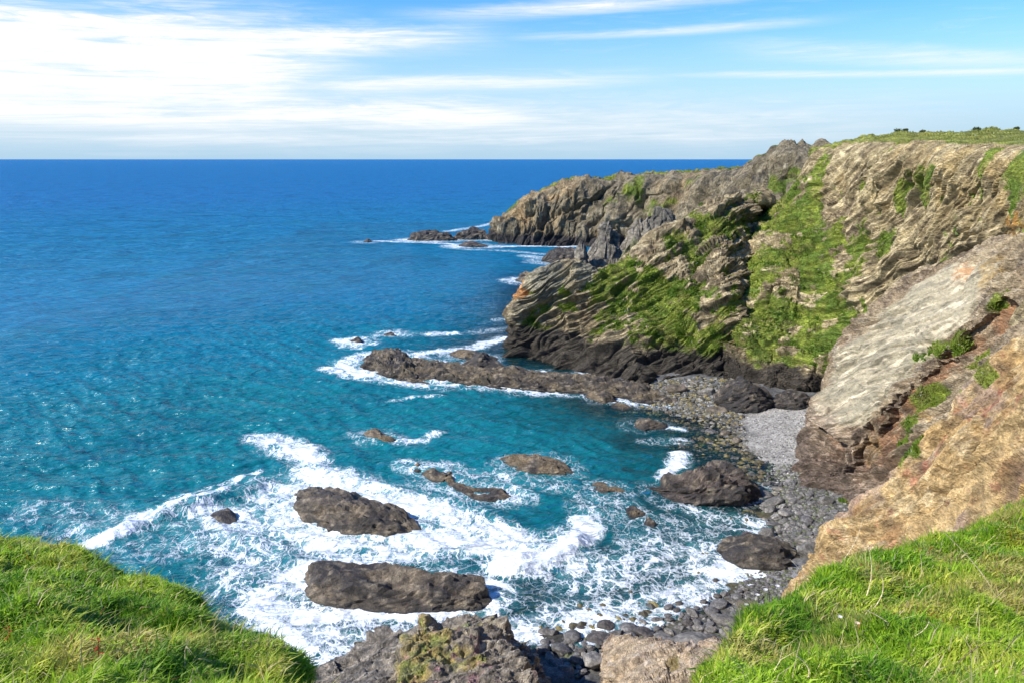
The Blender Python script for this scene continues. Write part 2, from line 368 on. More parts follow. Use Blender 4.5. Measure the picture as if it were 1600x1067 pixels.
c = lerp(c, c3(.36, .25, .12), np.clip(blobs(G, [(830, 320, 18), (870, 300, 14, .8), (1060, 290, 14, .5), (930, 375, 4, .7)]) * sm(fbm(P / 6, 3, 3), -.3, .3), 0, 1) * .8)
c = wet_band(P, c, 4.5, 77, soft=3)
gsel = sm(gm + fbm(P / 4, 4, 71) * .5, .35, .62); c = lerp(c, greens(P / 2, 9) * .75, gsel)
tag(build('headland', P, grid_quads(260, 620), mat=M_HEAD, col=c), 'long brown rocky headland reaching out to sea in the distance', kind='structure')
SURF['headland'] = (G2, gsel)

# main wall with its grassy top
cols = [[at(1130, 605, 117), at(1130, 550, 124), at(1135, 480, 133), at(1145, 420, 145), at(1160, 370, 157), at(1190, 335, 174), W(85, 235, 24), W(110, 260, 24)],
 [at(1200, 606, 115), at(1200, 550, 122), at(1200, 480, 128), at(1200, 420, 136), at(1212, 365, 147), at(1238, 300, 163), W(90, 215, 32), W(120, 240, 33)],
 [at(1250, 610, 113.5), at(1250, 550, 119), at(1252, 480, 127), at(1255, 410, 135), at(1258, 340, 145), at(1267, 245, 156), at(1284, 239, 176), W(120, 220, 36)],
 [at(1300, 612, 112), at(1305, 550, 115), at(1308, 480, 121), at(1310, 410, 129), at(1310, 340, 138), at(1304, 234, 148), at(1312, 229, 168), W(120, 190, 37)],
 [at(1340, 600, 108), at(1355, 550, 110), at(1370, 480, 113), at(1375, 410, 117), at(1380, 330, 122), at(1385, 229, 128), at(1385, 218, 165), W(120, 165, 38)],
 [at(1400, 600, 98), at(1415, 550, 100), at(1435, 480, 102), at(1445, 400, 104), at(1450, 320, 107), at(1450, 228, 111), at(1450, 214, 150), W(120, 145, 39)],
 [at(1480, 600, 86), at(1490, 550, 87), at(1510, 480, 88), at(1520, 400, 90), at(1520, 315, 93), at(1520, 229, 97), at(1520, 211, 135), W(115, 120, 39)],
 [at(1570, 600, 68), at(1580, 550, 70), at(1590, 480, 72), at(1600, 400, 75), at(1600, 310, 79), at(1600, 232, 84), at(1600, 208, 120), W(105, 100, 39)],
 [at(1700, 600, 50), at(1705, 550, 52), at(1715, 480, 54), at(1720, 400, 57), at(1720, 310, 60), at(1720, 236, 64), at(1720, 206, 95), W(95, 70, 39)],
 [at(1900, 600, 32), at(1900, 550, 34), at(1900, 480, 36), at(1900, 400, 38), at(1900, 310, 41), at(1900, 236, 45), at(1900, 200, 70), W(90, 40, 39)],
 [W(33, 6, 4), W(34, 6, 9), W(36, 5, 16), W(38, 4, 23), W(41, 3, 31), W(44, 2, 37), W(70, 0, 38), W(120, -20, 39)]]
G = loft(under(cols), 460, 760)
top = np.linspace(0, 1, 460)[:, None] * np.ones((1, 760)); soft = sm(top, .752, .772).ravel(); edge = ((1 - .7 * np.exp(-((top - .75) / .05) ** 2)) * (1 - .72 * sm(np.linspace(0, 10, 760), 6.1, 7.0))[None]).ravel()
bl = blobs(G, [(1230, 350, 9), (1260, 300, 6), (1210, 400, 8), (1200, 470, 7), (1260, 420, 10), (1310, 420, 8), (1340, 430, 6), (1300, 480, 8), (1340, 410, 6), (1240, 520, 9),
   (1200, 540, 7), (1290, 530, 7), (1170, 500, 7), (1180, 440, 7), (1385, 385, 3.5), (1395, 400, 3), (1390, 430, 3), (1370, 470, 3), (1415, 290, 4), (1450, 292, 4, .9), (1350, 350, 3, .5), (1250, 560, 5), (1540, 265, 3.2), (1480, 300, 3, .6), (1560, 300, 3, .6), (1240, 390, 8), (1500, 370, 3, .5), (1590, 270, 4, .6)])
bl = np.maximum(bl, blobs(G, [(1190, 345, 5), (1180, 380, 5), (1215, 330, 5)]))
gm = np.maximum(soft, bl)
K = frame((0.15, -.75, .62), (.5, .55, .7), 4.2, 1.6)
G2, d = rocky(G, 1.6, K, 211, np.clip(gm, 0, 1) * (.45 + .5 * soft), (8, 3.2, 1.3), edge=edge)
P = G2.reshape(-1, 3)
c = palette(P, 155, c3(.25, .205, .13), c3(.38, .325, .22), c3(.10, .08, .06), c3(.54, .47, .33))
strat = vnoise((P @ K) * np.array([1.2, 1.2, 2.2]), 5); c = c * (1 + .28 * strat)[:, None]
c = lerp(c, c3(.66, .57, .42), sm(vnoise((P @ K) * np.array([1.0, .9, 1.5]), 15) + .5 * vnoise((P @ K) * np.array([2.6, 2.2, 3.4]), 16), .25, .6) * .7); c = lerp(c, c3(.085, .06, .045), sm(vnoise((P @ K) * np.array([.8, .7, 1.6]), 25) + .5 * fbm(P, 2, 26), .3, .6) * .6)
c = lerp(c, c3(.42, .32, .17), np.clip(blobs(G, [(1560, 250, 11), (1480, 250, 10, .9), (1600, 300, 11, 1), (1540, 330, 8, .7), (1420, 240, 8, .7), (1320, 283, 2.2, .7), (1380, 310, 6, .4)]) + 0, 0, 1) * sm(fbm(P / 2.2, 4, 33), -.4, .3) * .75)
c = lerp(c, c3(.50, .25, .05), sm(blobs(G, [(1582, 360, 3), (1590, 345, 2.4), (1322, 284, 1)]) * .8 + fbm(P / .8, 3, 35) * .5, .6, .9) * .7)
c = lerp(c, c3(.14, .10, .10), blobs(G, [(1300, 370, 7), (1280, 350, 5, .8), (1350, 385, 5, .8)]) * sm(fbm(P / 2, 4, 38), -.3, .3) * .7)
c = wet_band(P, c, 4.6, 177, c3(.045, .04, .04), soft=1.6)
gsel = sm(gm * .85 + (fbm(P / 5, 5, 171, .62) * 1.3 + .35 * fbm(P / 1.2, 3, 175) - .35 * np.clip(d, -1, 1)) * (1 - soft), .30, .45) * sm(P[:, 2] + fbm(P / 4, 3, 7) * 2, 3.0, 4.5)
c = lerp(c, greens(P, 29), gsel)
c = lerp(c, c3(.24, .24, .06), soft * .7)
c = c * (1 - gsel[:, None]) * np.array([1.06, 1.0, .80]) + c * gsel[:, None]
tag(build('cliff', P, grid_quads(460, 760), mat=M_CLIFF, col=c), 'high grey and tan cliff wall with a grassy clifftop on the right', kind='structure')
SURF['cliff'] = (G2, gsel)

# green promontory
cols = [[W(2, 156, 0), W(3, 157, 4), W(5, 158, 7), W(7, 158, 10), W(9, 158, 11), W(12, 166, 8), W(14, 176, -3)],
 [at(789, 546, 144), at(797, 522, 145), at(804, 500, 146), at(818, 470, 147), at(838, 440, 148), W(14, 160, 9), W(18, 178, -3)],
 [at(830, 562, 138), at(840, 540, 140), at(850, 510, 142), at(860, 475, 144), at(876, 422, 147), W(20, 162, 10), W(25, 182, -3)],
 [at(900, 580, 129.5), at(905, 552, 133), at(910, 520, 136), at(915, 475, 140), at(930, 418, 146), W(30, 162, 11), W(34, 184, -3)],
 [at(960, 596, 123), at(965, 555, 128), at(970, 520, 132), at(978, 470, 138), at(990, 400, 147), W(40, 164, 14), W(44, 188, -3)],
 [at(1020, 603, 120), at(1025, 555, 126), at(1030, 510, 131), at(1035, 450, 138), at(1045, 355, 150), W(50, 168, 20), W(56, 190, -3)],
 [at(1080, 608, 118), at(1082, 560, 124), at(1085, 510, 129), at(1090, 440, 137), at(1095, 330, 152), W(58, 172, 24), W(66, 196, 2)],
 [at(1125, 610, 117), at(1125, 560, 122.5), at(1125, 510, 127), at(1128, 440, 134), at(1135, 320, 152), W(60, 172, 25), W(70, 196, 8)],
 [at(1150, 612, 117.5), at(1150, 560, 123), at(1150, 510, 128), at(1153, 440, 137), at(1172, 345, 158), W(62, 180, 22), W(75, 200, 10)],
 [at(1165, 612, 121), at(1160, 570, 130), at(1158, 540, 138), at(1162, 500, 150), at(1180, 420, 172), W(66, 190, 10), W(80, 205, 5)]]
G = loft(under(cols), 400, 560)
bl = blobs(G, [(1050, 410, 9), (1030, 460, 8), (1045, 500, 7), (1010, 500, 7), (960, 440, 6), (940, 470, 5, .9), (925, 510, 4), (1080, 350, 6, .8), (1110, 350, 5), (1060, 530, 5), (990, 470, 6), (1150, 345, 6),
    (1110, 535, 4), (1100, 390, 5, .6), (970, 420, 5, .8), (1130, 480, 4, .6), (1000, 530, 5, .7), (1165, 380, 5), (1035, 380, 5, .6), (930, 530, 3, .8), (1010, 430, 8, .9), (1070, 470, 6), (985, 500, 6), (1075, 400, 6, .9), (1175, 340, 4), (1060, 340, 5, .8)])
K = frame((.78, -.25, .5), (-.5, .2, .84), 2.6, 1.7)
G2, d = rocky(G, 1.7, K, 311, np.clip(bl, 0, 1) * .4, (7, 3.2, 1.4), bedk=.8)
P = G2.reshape(-1, 3)
c = palette(P, 255, c3(.19, .155, .105), c3(.29, .24, .165), c3(.08, .065, .055), c3(.48, .42, .31))
strat = vnoise((P @ K) * np.array([1.3, 1.3, 2.0]), 6); c = c * (1 + .25 * strat)[:, None]
c = lerp(c, c3(.56, .49, .36), sm(vnoise((P @ K) * np.array([1.2, 1.0, 1.2]), 17) + .5 * vnoise((P @ K) * np.array([2.6, 2.4, 2.6]), 18), .25, .6) * .65); c = lerp(c, c3(.07, .05, .04), sm(vnoise((P @ K) * np.array([.9, .8, 1.2]), 27) + .5 * fbm(P, 2, 28), .3, .6) * .6)
c = lerp(c, c3(.17, .19, .19), blobs(G, [(860, 450, 5), (925, 430, 4, .8), (835, 490, 4, .8)]) * .6)
c = lerp(c, c3(.45, .22, .09), sm(blobs(G, [(915, 478, 2.6), (822, 462, 2.5), (1065, 555, 2, .6), (1150, 535, 3, .7)]) + fbm(P, 3, 39) * .4, .5, .8) * .8)
c = wet_band(P, c, 5.2, 277, c3(.042, .038, .037), soft=1.8)
gsel = sm(bl * .9 + fbm(P / 5, 5, 271, .62) * 1.2 + .4 * fbm(P / 1.2, 3, 275) - .45 * np.clip(d, -1, 1), .31, .46) * sm(P[:, 2] + fbm(P / 4, 3, 7) * 2, 4.0, 5.5)
c = lerp(c, greens(P, 39), gsel)
c = c * (1 - gsel[:, None]) * np.array([1.06, 1.0, .80]) + c * gsel[:, None]
tag(build('promontory', P, grid_quads(400, 560), mat=M_CLIFF, col=c), 'grass covered rocky promontory with a black wet base in the middle', kind='structure')
SURF['promontory'] = (G2, gsel)

# buttress with the pale slab
cols = [[W(41, 96, 0), W(44, 99, 6), W(47, 101, 11), W(50, 101, 16), W(53, 99, 21), W(60, 100, 22)],
 [at(1236, 735, 84.5), at(1262, 650, 89), at(1292, 592, 92), at(1335, 520, 92), at(1425, 458, 90), W(58, 95, 25)],
 [at(1255, 765, 79), at(1288, 680, 83.5), at(1322, 610, 85.5), at(1375, 530, 86), at(1470, 430, 86), W(59, 90, 27)],
 [at(1300, 790, 75), at(1325, 720, 78), at(1360, 640, 80), at(1420, 550, 81), at(1530, 400, 82), W(60, 84, 30)],
 [at(1350, 790, 72), at(1375, 720, 73), at(1412, 650, 74.5), at(1480, 550, 76), at(1600, 375, 77), W(61, 79, 31)],
 [at(1420, 790, 66), at(1440, 720, 67.5), at(1480, 640, 68.5), at(1550, 540, 69), at(1680, 360, 70), W(61, 70, 31)],
 [at(1550, 790, 56), at(1560, 720, 57), at(1600, 640, 58), at(1660, 530, 58), at(1800, 350, 58), W(60, 58, 33)]]
G = loft(under(cols), 380, 380)
slab = 1.0 * blobs(G, [(1330, 600, 7), (1370, 570, 7), (1348, 625, 4), (1420, 515, 7), (1480, 470, 6), (1315, 610, 3.5), (1450, 470, 6), (1520, 440, 4, .8)])
K = frame((0.1, -.62, .75), (.6, .5, .4), 3.2, 1.4)
P0 = G.reshape(-1, 3); x_, y_ = pix(P0)
lip = np.array([P0[np.argmin((x_ - a) ** 2 + (y_ - b) ** 2)][1:] for a, b in [(1290, 740), (1318, 690), (1345, 668), (1362, 690), (1372, 650), (1400, 636), (1418, 610), (1440, 600), (1452, 575), (1490, 560), (1500, 530), (1545, 500), (1570, 470)]])
wobv = fbm(P0 / 1.6, 3, 9) * .5; dl_, _ = polyd(P0[:, 1] + wobv, P0[:, 2] + wobv, lip)
yq, zq = P0[:, 1] + wobv, P0[:, 2] + wobv; o_ = np.argsort(lip[:, 0]); below = zq < np.interp(yq, lip[o_, 0], lip[o_, 1]); sdl = np.where(below, dl_, -dl_)
rec = sm(sdl, 0, .35) * (1 - sm(sdl, 3.5, 9))
G2, d = rocky(G, 1.15, K, 411, np.clip(slab, 0, 1) * 1.05, (6, 2.4, 1.0), ribk=.3)
G2 = G2 + (rec * 1.5)[:, None].reshape(G.shape[:2] + (1,)) * np.array([.85, .35, -.1]); P = G2.reshape(-1, 3)
c = palette(P, 355, c3(.26, .20, .135), c3(.38, .31, .21), c3(.11, .085, .07), c3(.50, .44, .35))
c = lerp(c, lerp(c3(.34, .305, .225), c3(.24, .22, .165), sm(fbm((P @ frame((0, -.62, .75), (.6, .5, .4), 5.0, 2.4)) / 1.1, 4, 12), -.3, .3)), sm(slab + fbm(P / 1.5, 3, 13) * .15, .35, .6))
c = lerp(c, c3(.30, .15, .075), rec * sm(fbm(P / 1.4, 4, 91), -.5, .3) * .8 * (1 - sm(sdl, 2, 5)))
c = lerp(c, c3(.42, .22, .10), sm(blobs(G, [(1505, 425, 2.2, .8), (1430, 625, 2, .8), (1570, 500, 2.0, .6)]) + fbm(P * np.array([1, 1, 1.6]), 4, 39) * .8, .6, .95) * .7)
c = lerp(c, c3(.38, .25, .09), sm(blobs(G, [(1345, 705, 2.5), (1440, 640, 3, .8), (1550, 430, 4, .7)]) + fbm(P, 3, 49) * .35, .5, .8) * .7)
h = P[:, 2] + fbm(P / 3, 3, 377) * 2.2 + (P[:, 1] - 75) * -.12
c = lerp(c, c3(.05, .045, .042), (1 - sm(h, 1.2, 4.0)) * .92)
c = lerp(c, c3(.20, .15, .12), (1 - sm(h, 4, 7.5)) * .55)
c = lerp(c, c3(.55, .45, .36), sm(fbm((P @ K) / np.array([1.5, .6, .5]), 3, 381), .18, .4) * (1 - sm(h, 4, 8)) * sm(h, 1, 3) * .6)
gb = blobs(G, [(1435, 640, 1.8), (1420, 665, 1.6), (1460, 625, 1.8), (1410, 690, 1.3), (1525, 568, 1.6), (1500, 540, 1.6, .7), (1470, 545, 2, .6), (1310, 797, 1.5, .9), (1560, 480, 2, .7), (1430, 570, 1.5, .5)])
gsel = sm(gb + fbm(P / 1.2, 4, 371) * .5, .42, .65); c = lerp(c, greens(P, 49) * 1.05, gsel)
kq = P @ K; c = lerp(c, c3(.60, .54, .42), sm(fbm(kq / np.array([2.2, .9, .5]), 4, 382), .14, .4) * slab * .7); c = lerp(c, c3(.12, .10, .08), sm(np.abs(fbm(kq / np.array([3.5, 1.4, 1.1]), 3, 383)) * -1, -.035, -.008) * .6)
c = c * (1 - gsel[:, None]) * np.array([1.04, 1.0, .90]) + c * gsel[:, None]
tag(build('buttress', P, grid_quads(380, 380), mat=M_CLIFF, col=c, attrs={'calm': sm(slab, .3, .6)}), 'leaning cliff buttress with a smooth pale slab and dark foot', kind='structure')
SURF['buttress'] = (G2, gsel)

# near slope of crumbling tan rock
cols = [[W(24, 58, 1), W(25, 58.5, 3), W(26, 59, 5), W(27, 59.5, 6), W(31, 63, 3)],
 [W(22, 55, 2), at(1292, 875, 54), at(1293, 850, 55), at(1300, 830, 56), W(30, 62, 6)],
 [W(22, 47, 5), at(1330, 880, 50), at(1345, 840, 52), at(1350, 793, 55), W(33, 60, 8)],
 [W(22, 41, 8), at(1400, 870, 46), at(1410, 810, 50), at(1410, 752, 54), W(36, 60, 10)],
 [W(22, 35, 12), at(1480, 850, 41), at(1480, 770, 47), at(1455, 695, 53), W(38, 58, 14)],
 [W(23, 29, 15), at(1560, 820, 36), at(1550, 720, 44), at(1510, 613, 52), W(40, 56, 18)],
 [W(25, 24, 18), at(1650, 800, 30), at(1630, 680, 40), at(1600, 532, 50), W(44, 54, 22)],
 [W(28, 14, 22), at(1800, 780, 24), at(1750, 640, 34), at(1720, 450, 46), W(50, 50, 30)]]
G = loft(under(cols), 360, 420)
K = frame((0.4, -.6, .62), (.6, .5, .4), 2.6, 1.6)
G2, d = rocky(G, .9, K, 511, None, (4.0, 1.8, .8), bedk=.55, ribk=.0)
P = G2.reshape(-1, 3)
c = palette(P / 1.5, 455, c3(.40, .265, .11), c3(.50, .355, .165), c3(.26, .14, .06), c3(.62, .49, .28))
c = lerp(c, c3(.36, .26, .21), sm(fbm(P / 4, 4, 57), .05, .4) * .7); c = lerp(c, c3(.16, .11, .06), sm(fbm(P / 2.2, 4, 58), .22, .45) * .6)
c = lerp(c, c3(.40, .14, .09), sm(fbm(P / 1.1, 4, 67), .3, .5) * .5)
gb = blobs(G, [(1525, 568, 1.4), (1500, 600, 1, .5), (1420, 690, 1.5, .9), (1410, 710, 1.2, .8)])
gsel = sm(gb + fbm(P / 1.2, 4, 471) * .5, .5, .7); c = lerp(c, greens(P, 59), gsel)
tag(build('rock_slope', P, grid_quads(360, 420), mat=M_TAN, col=c), 'crumbling tan and orange rock slope above the grass on the right', kind='structure')
SURF['rock_slope'] = (G2, gsel)

# grassy slopes of the near clifftop
def turf(name, cols, seed, label):
    G = loft(cols, 260, 300); N = normals(G).reshape(-1, 3); N = N * (1.0 if N[:, 2].sum() > 0 else -1.0); P = G.reshape(-1, 3)
    low = sm(np.linspace(0, 1, 260), .64, .8)[:, None] * np.ones((1, 300)); low = low.ravel()
    d = .24 * fbm(P / 1.2, 3, seed) + .13 * fbm(P / .5, 2, seed + 2) + .10 * ridged(P / .5, 3, seed + 4) + low * (.9 * facet(P / 2.2, seed) + 1.3 * facet(P / 5, seed + 3))
    P = P + N * d[:, None]
    c = lerp(c3(.09, .14, .02), c3(.12, .10, .035), sm(fbm(P / .6, 3, seed + 9), -.2, .4)); c = lerp(c, c3(.20, .16, .11), low)
    tag(build(name, P, grid_quads(260, 300), mat=M_SOIL, col=c, smooth=True), label, kind='structure')
    return P.reshape(260, 300, 3)
E = turf('grass_slope', [
 [W(.3, -3, 34.4), W(.4, .6, 34.3), W(.8, 2.3, 32.3), W(1.2, 4, 29.5), W(1.8, 6, 26), W(4, 12, 17), W(6, 38, -2)],
 [W(1, -3, 34.5), W(1, 1, 34.2), at(1090, 1270, 3.2), at(1100, 1140, 4.8), at(1152, 1085, 6.2), W(4.5, 10, 24), W(9, 38, -2)],
 [W(2, -3, 34.6), W(2, 1, 34.3), at(1300, 1200, 3.4), at(1225, 1040, 5.6), at(1200, 995, 7.6), W(6, 13, 23), W(12, 40, -2)],
 [W(4, -3, 34.8), W(3.5, 1, 34.5), at(1420, 1120, 4), at(1350, 990, 6.5), at(1304, 914, 9.4), W(9, 16, 22), W(15, 40, -2)],
 [W(6, -3, 35), W(5, 1, 34.8), at(1560, 1080, 4.6), at(1480, 960, 7.5), at(1420, 876, 11.5), W(13, 19, 22), W(19, 38, -2)],
 [W(8, -3, 35.2), W(7.5, 2, 34.8), at(1700, 1050, 5.2), at(1600, 930, 8.5), at(1520, 838, 13.5), W(17, 22, 21), W(22, 34, 0)],
 [W(12, -3, 35.5), W(11, 3, 35), at(1850, 1000, 6.5), at(1740, 890, 10), at(1625, 806, 15.5), W(22, 22, 20), W(25, 29, 3)],
 [W(18, -3, 36), W(17, 5, 35.5), at(2050, 950, 9), at(1950, 860, 13), at(1820, 755, 19), W(30, 24, 22), W(33, 28, 10)]], 610,
 'steep sunny grass slope with dry stalks in the right foreground')
F = turf('grass_mound', [
 [W(-18, -3, 35.6), W(-17, 3, 35), at(-700, 1020, 6), at(-500, 900, 9), at(-250, 810, 11.5), W(-20, 16, 25), W(-36, 30, -2)],
 [W(-11, -3, 35.2), W(-10, 2.5, 34.7), at(-250, 1040, 5.5), at(-160, 900, 8), at(5, 862, 10.8), W(-14, 16, 24), W(-30, 32, -2)],
 [W(-9, -3, 35), W(-8, 2.5, 34.5), at(-80, 1060, 5), at(-20, 920, 7.5), at(110, 876, 10.4), W(-12, 16, 24), W(-26, 34, -2)],
 [W(-7, -3, 34.9), W(-6, 2, 34.3), at(60, 1090, 4.6), at(110, 955, 7), at(186, 917, 9.6), W(-10, 16, 24), W(-22, 36, -2)],
 [W(-5, -3, 34.8), W(-4.5, 1.5, 34.3), at(180, 1120, 4.2), at(225, 1000, 6.5), at(284, 952, 8.8), W(-8, 15, 24), W(-18, 38, -2)],
 [W(-3.5, -3, 34.6), W(-3, 1, 34.2), at(300, 1160, 3.8), at(330, 1050, 6), at(355, 1005, 8), W(-6.5, 14, 24), W(-14, 38, -2)],
 [W(-2, -3, 34.5), W(-2, 1, 34.2), at(420, 1220, 3.4), at(430, 1110, 5.2), at(420, 1070, 6.8), W(-5, 12, 23), W(-10, 38, -2)],
 [W(-1, -3, 34.5), W(-.9, 1, 34.1), at(620, 1290, 3), at(590, 1300, 3.6), W(-1.6, 5.2, 29.6), W(-3.0, 9, 22), W(-6, 38, -2)],
 [W(-.3, -3, 34.4), W(-.3, .6, 34.3), W(-.6, 2.3, 32), W(-1, 4, 29), W(-1.5, 6, 25.5), W(-3, 12, 15), W(-4, 36, -2)]], 650,
 'rounded green grass mound falling away to the sea in the left foreground')

def blades(name, G, r0, r1, n, lab, seed, tint=1.0, maxd=22.0):
    nr, nc = G.shape[:2]; rg = np.random.default_rng(seed)
    a = G[:-1, :-1]; e1 = G[:-1, 1:] - a; e2 = G[1:, :-1] - a; ar = np.linalg.norm(np.cross(e1, e2), axis=-1)
    dist = np.linalg.norm(a - np.array([0, 0, CAM_Z]), axis=-1)
    px, py = pix(a); vis = (px > -180) & (px < 1780) & (py < 1160) & (dist < maxd)
    wgt = ar * vis / np.maximum(dist, 4) ** .9
    wgt[:r0] = 0; wgt[r1:] = 0
    idx = rg.choice(ar.size, n, p=(wgt / wgt.sum()).ravel()); fr, fc = np.divmod(idx, nc - 1)
    u, v = rg.random(n)[:, None], rg.random(n)[:, None]
    B = a[fr, fc] + e1[fr, fc] * u + e2[fr, fc] * v
    dense = fbm(B / .45, 3, seed + 1); tone = fbm(B / .9, 3, seed + 2); hgt = fbm(B / .6, 3, seed + 3)
    L = (.055 + .14 * sm(hgt, -.35, .5) ** 1.5 + .05 * rg.random(n) + (rg.random(n) < .03) * .12) * (1 + .2 * dense)
    tall = rg.random(n) < .0016; L = np.where(tall, .22 + .2 * rg.random(n), L)
    wd = .0028 + .0034 * rg.random(n) + .0004 * dist[fr, fc]
    wd = np.where(tall, wd * .55, wd)
    ang = rg.random(n) * 2 * np.pi; lean = .25 + .55 * rg.random(n)
    flow = fbm(B / 1.4, 2, seed + 5) * 3
    lx, ly = np.cos(ang) * lean + np.cos(flow) * .22 + .08, np.sin(ang) * lean + np.sin(flow) * .22
    D = np.stack([lx, ly, np.ones(n)], 1); D /= np.linalg.norm(D, axis=1, keepdims=True)
    D2 = D + np.stack([lx * .9, ly * .9, -.25 - .5 * rg.random(n)], 1); D2 /= np.linalg.norm(D2, axis=1, keepdims=True)
    side = np.stack([-np.sin(ang), np.cos(ang), rg.normal(0, .2, n)], 1) * wd[:, None]
    B = B - np.array([0, 0, .02]); m = B + D * (L * .55)[:, None]; tp = m + D2 * (L * .5)[:, None]
    V = np.stack([B - side, B + side, m + side * .8, m - side * .8, tp], 1).reshape(-1, 3); k = np.arange(n)[:, None] * 5
    g1, g2, g3, g4 = c3(.34, .50, .03), c3(.14, .30, .016), c3(.54, .55, .08), c3(.56, .46, .24)
    c = lerp(g1, g2, sm(tone + rg.normal(0, .18, n), -.25, .4)); c = lerp(c, g3, sm(dense + rg.normal(0, .2, n), .05, .5) * .85); straw = sm(fbm(B / 1.1, 4, seed + 18), .12, .42); c = lerp(c, c3(.50, .40, .14), straw * (rg.random(n) < .7) * .8)
    c = lerp(c, g4, (rg.random(n) < .045 + .14 * sm(fbm(B / .8, 3, seed + 8), .1, .45)) * .85)
    c = lerp(c, c3(.62, .5, .28), tall * .95)
    c = lerp(c, c3(.28, .05, .02), (rg.random(n) < .035 * sm(fbm(B / .5, 2, seed + 12), .1, .4)) * .8)
    c = c * (tint * (.8 + .4 * rg.random(n)))[:, None]
    cc = np.repeat(c, 5, 0)
    o = build(name, V, k + np.array([0, 1, 2, 3]), k + np.array([3, 2, 4]), M_LEAF, cc, smooth=True)
    return tag(o, lab, 'grass', kind='stuff')
blades('grass', E, 30, 190, 265000, 'long bright green grass of the right foreground slope', 71, 1.15)
blades('grass', F, 30, 190, 215000, 'windblown green grass covering the left foreground mound', 72, 1.1)

# tufts and leafy clumps of the green patches on the cliffs
def tufts(name, key, n, size, label, seed, tint=1.0):
    G, gs = SURF[key]; rg = np.random.default_rng(seed); nr, nc = G.shape[:2]
    a = G[:-1, :-1]; e1 = G[:-1, 1:] - a; e2 = G[1:, :-1] - a; cr_ = np.cross(e1, e2); ar = np.linalg.norm(cr_, axis=-1)
    px, py = pix(a); g = gs.reshape(nr, nc)[:-1, :-1]
    wgt = ar * np.clip(g - .25, 0, 1) * ((px > -20) & (px < 1640) & (py < 900))
    idx = rg.choice(ar.size, n, p=(wgt / wgt.sum()).ravel()); fr, fc = np.divmod(idx, nc - 1)
    B = a[fr, fc] + e1[fr, fc] * rg.random(n)[:, None] + e2[fr, fc] * rg.random(n)[:, None]
    cl = sm(fbm(B / 1.8, 3, seed), -.1, .5)
    s = size * (.4 + .7 * rg.random(n)) * (.5 + cl)
    if key == 'cliff': s = s * (1 - .45 * sm(B[:, 2], 34, 36))
    NN = cr_[fr, fc] / (ar[fr, fc][:, None] + 1e-9); NN = np.where(NN[:, 2:3] < 0, -NN, NN)
    U = NN * .7 + np.array([0, 0, .7]) + rg.normal(0, .35, (n, 3)); U /= np.linalg.norm(U, axis=1, keepdims=True)
    T = np.cross(U, rg.normal(0, 1, (n, 3))); T /= np.linalg.norm(T, axis=1, keepdims=True); T2 = np.cross(U, T)
    V = []; 
    B = B - U * (.12 * s)[:, None]
    for tt in (T, T2):
        V += [B - tt * (.28 * s)[:, None], B + tt * (.28 * s)[:, None], B + U * s[:, None] + tt * (s * rg.normal(0, .25, n))[:, None]]
    V = np.stack(V, 1).reshape(-1, 3); k = np.arange(n)[:, None] * 6
    c = greens(B, seed + 3) * (.85 + .65 * rg.random(n))[:, None] * tint
    c = lerp(c, c3(.09, .22, .015), cl * .5); c = lerp(c, c3(.34, .28, .12), sm(fbm(B / 3, 4, seed + 9), .1, .5) * .6)
    if key == 'cliff': c = lerp(c, c3(.30, .30, .08), sm(B[:, 2], 34.5, 36) * .7)
    c = lerp(c, c3(.6, .6, .5), (rg.random(n) < .006) * .9)
    tr = np.concatenate([k + np.array([0, 1, 2]), k + np.array([3, 4, 5])])
    tag(build(name, V, None, tr, M_LEAF, np.repeat(c, 6, 0)), label, 'plants', kind='stuff')
tufts('cliff_plants', 'promontory', 90000, .4, 'green turf and leafy plants covering the middle promontory', 81)
tufts('cliff_plants', 'cliff', 130000, .4, 'green turf and leafy plants on the right hand cliff and its top', 82)
tufts('cliff_plants', 'buttress', 5000, .45, 'bright green plants in the cracks of the pale buttress', 83, 1.2)
tufts('cliff_plants', 'rock_slope', 1200, .35, 'small green plants rooted on the tan rock slope', 84, 1.2)

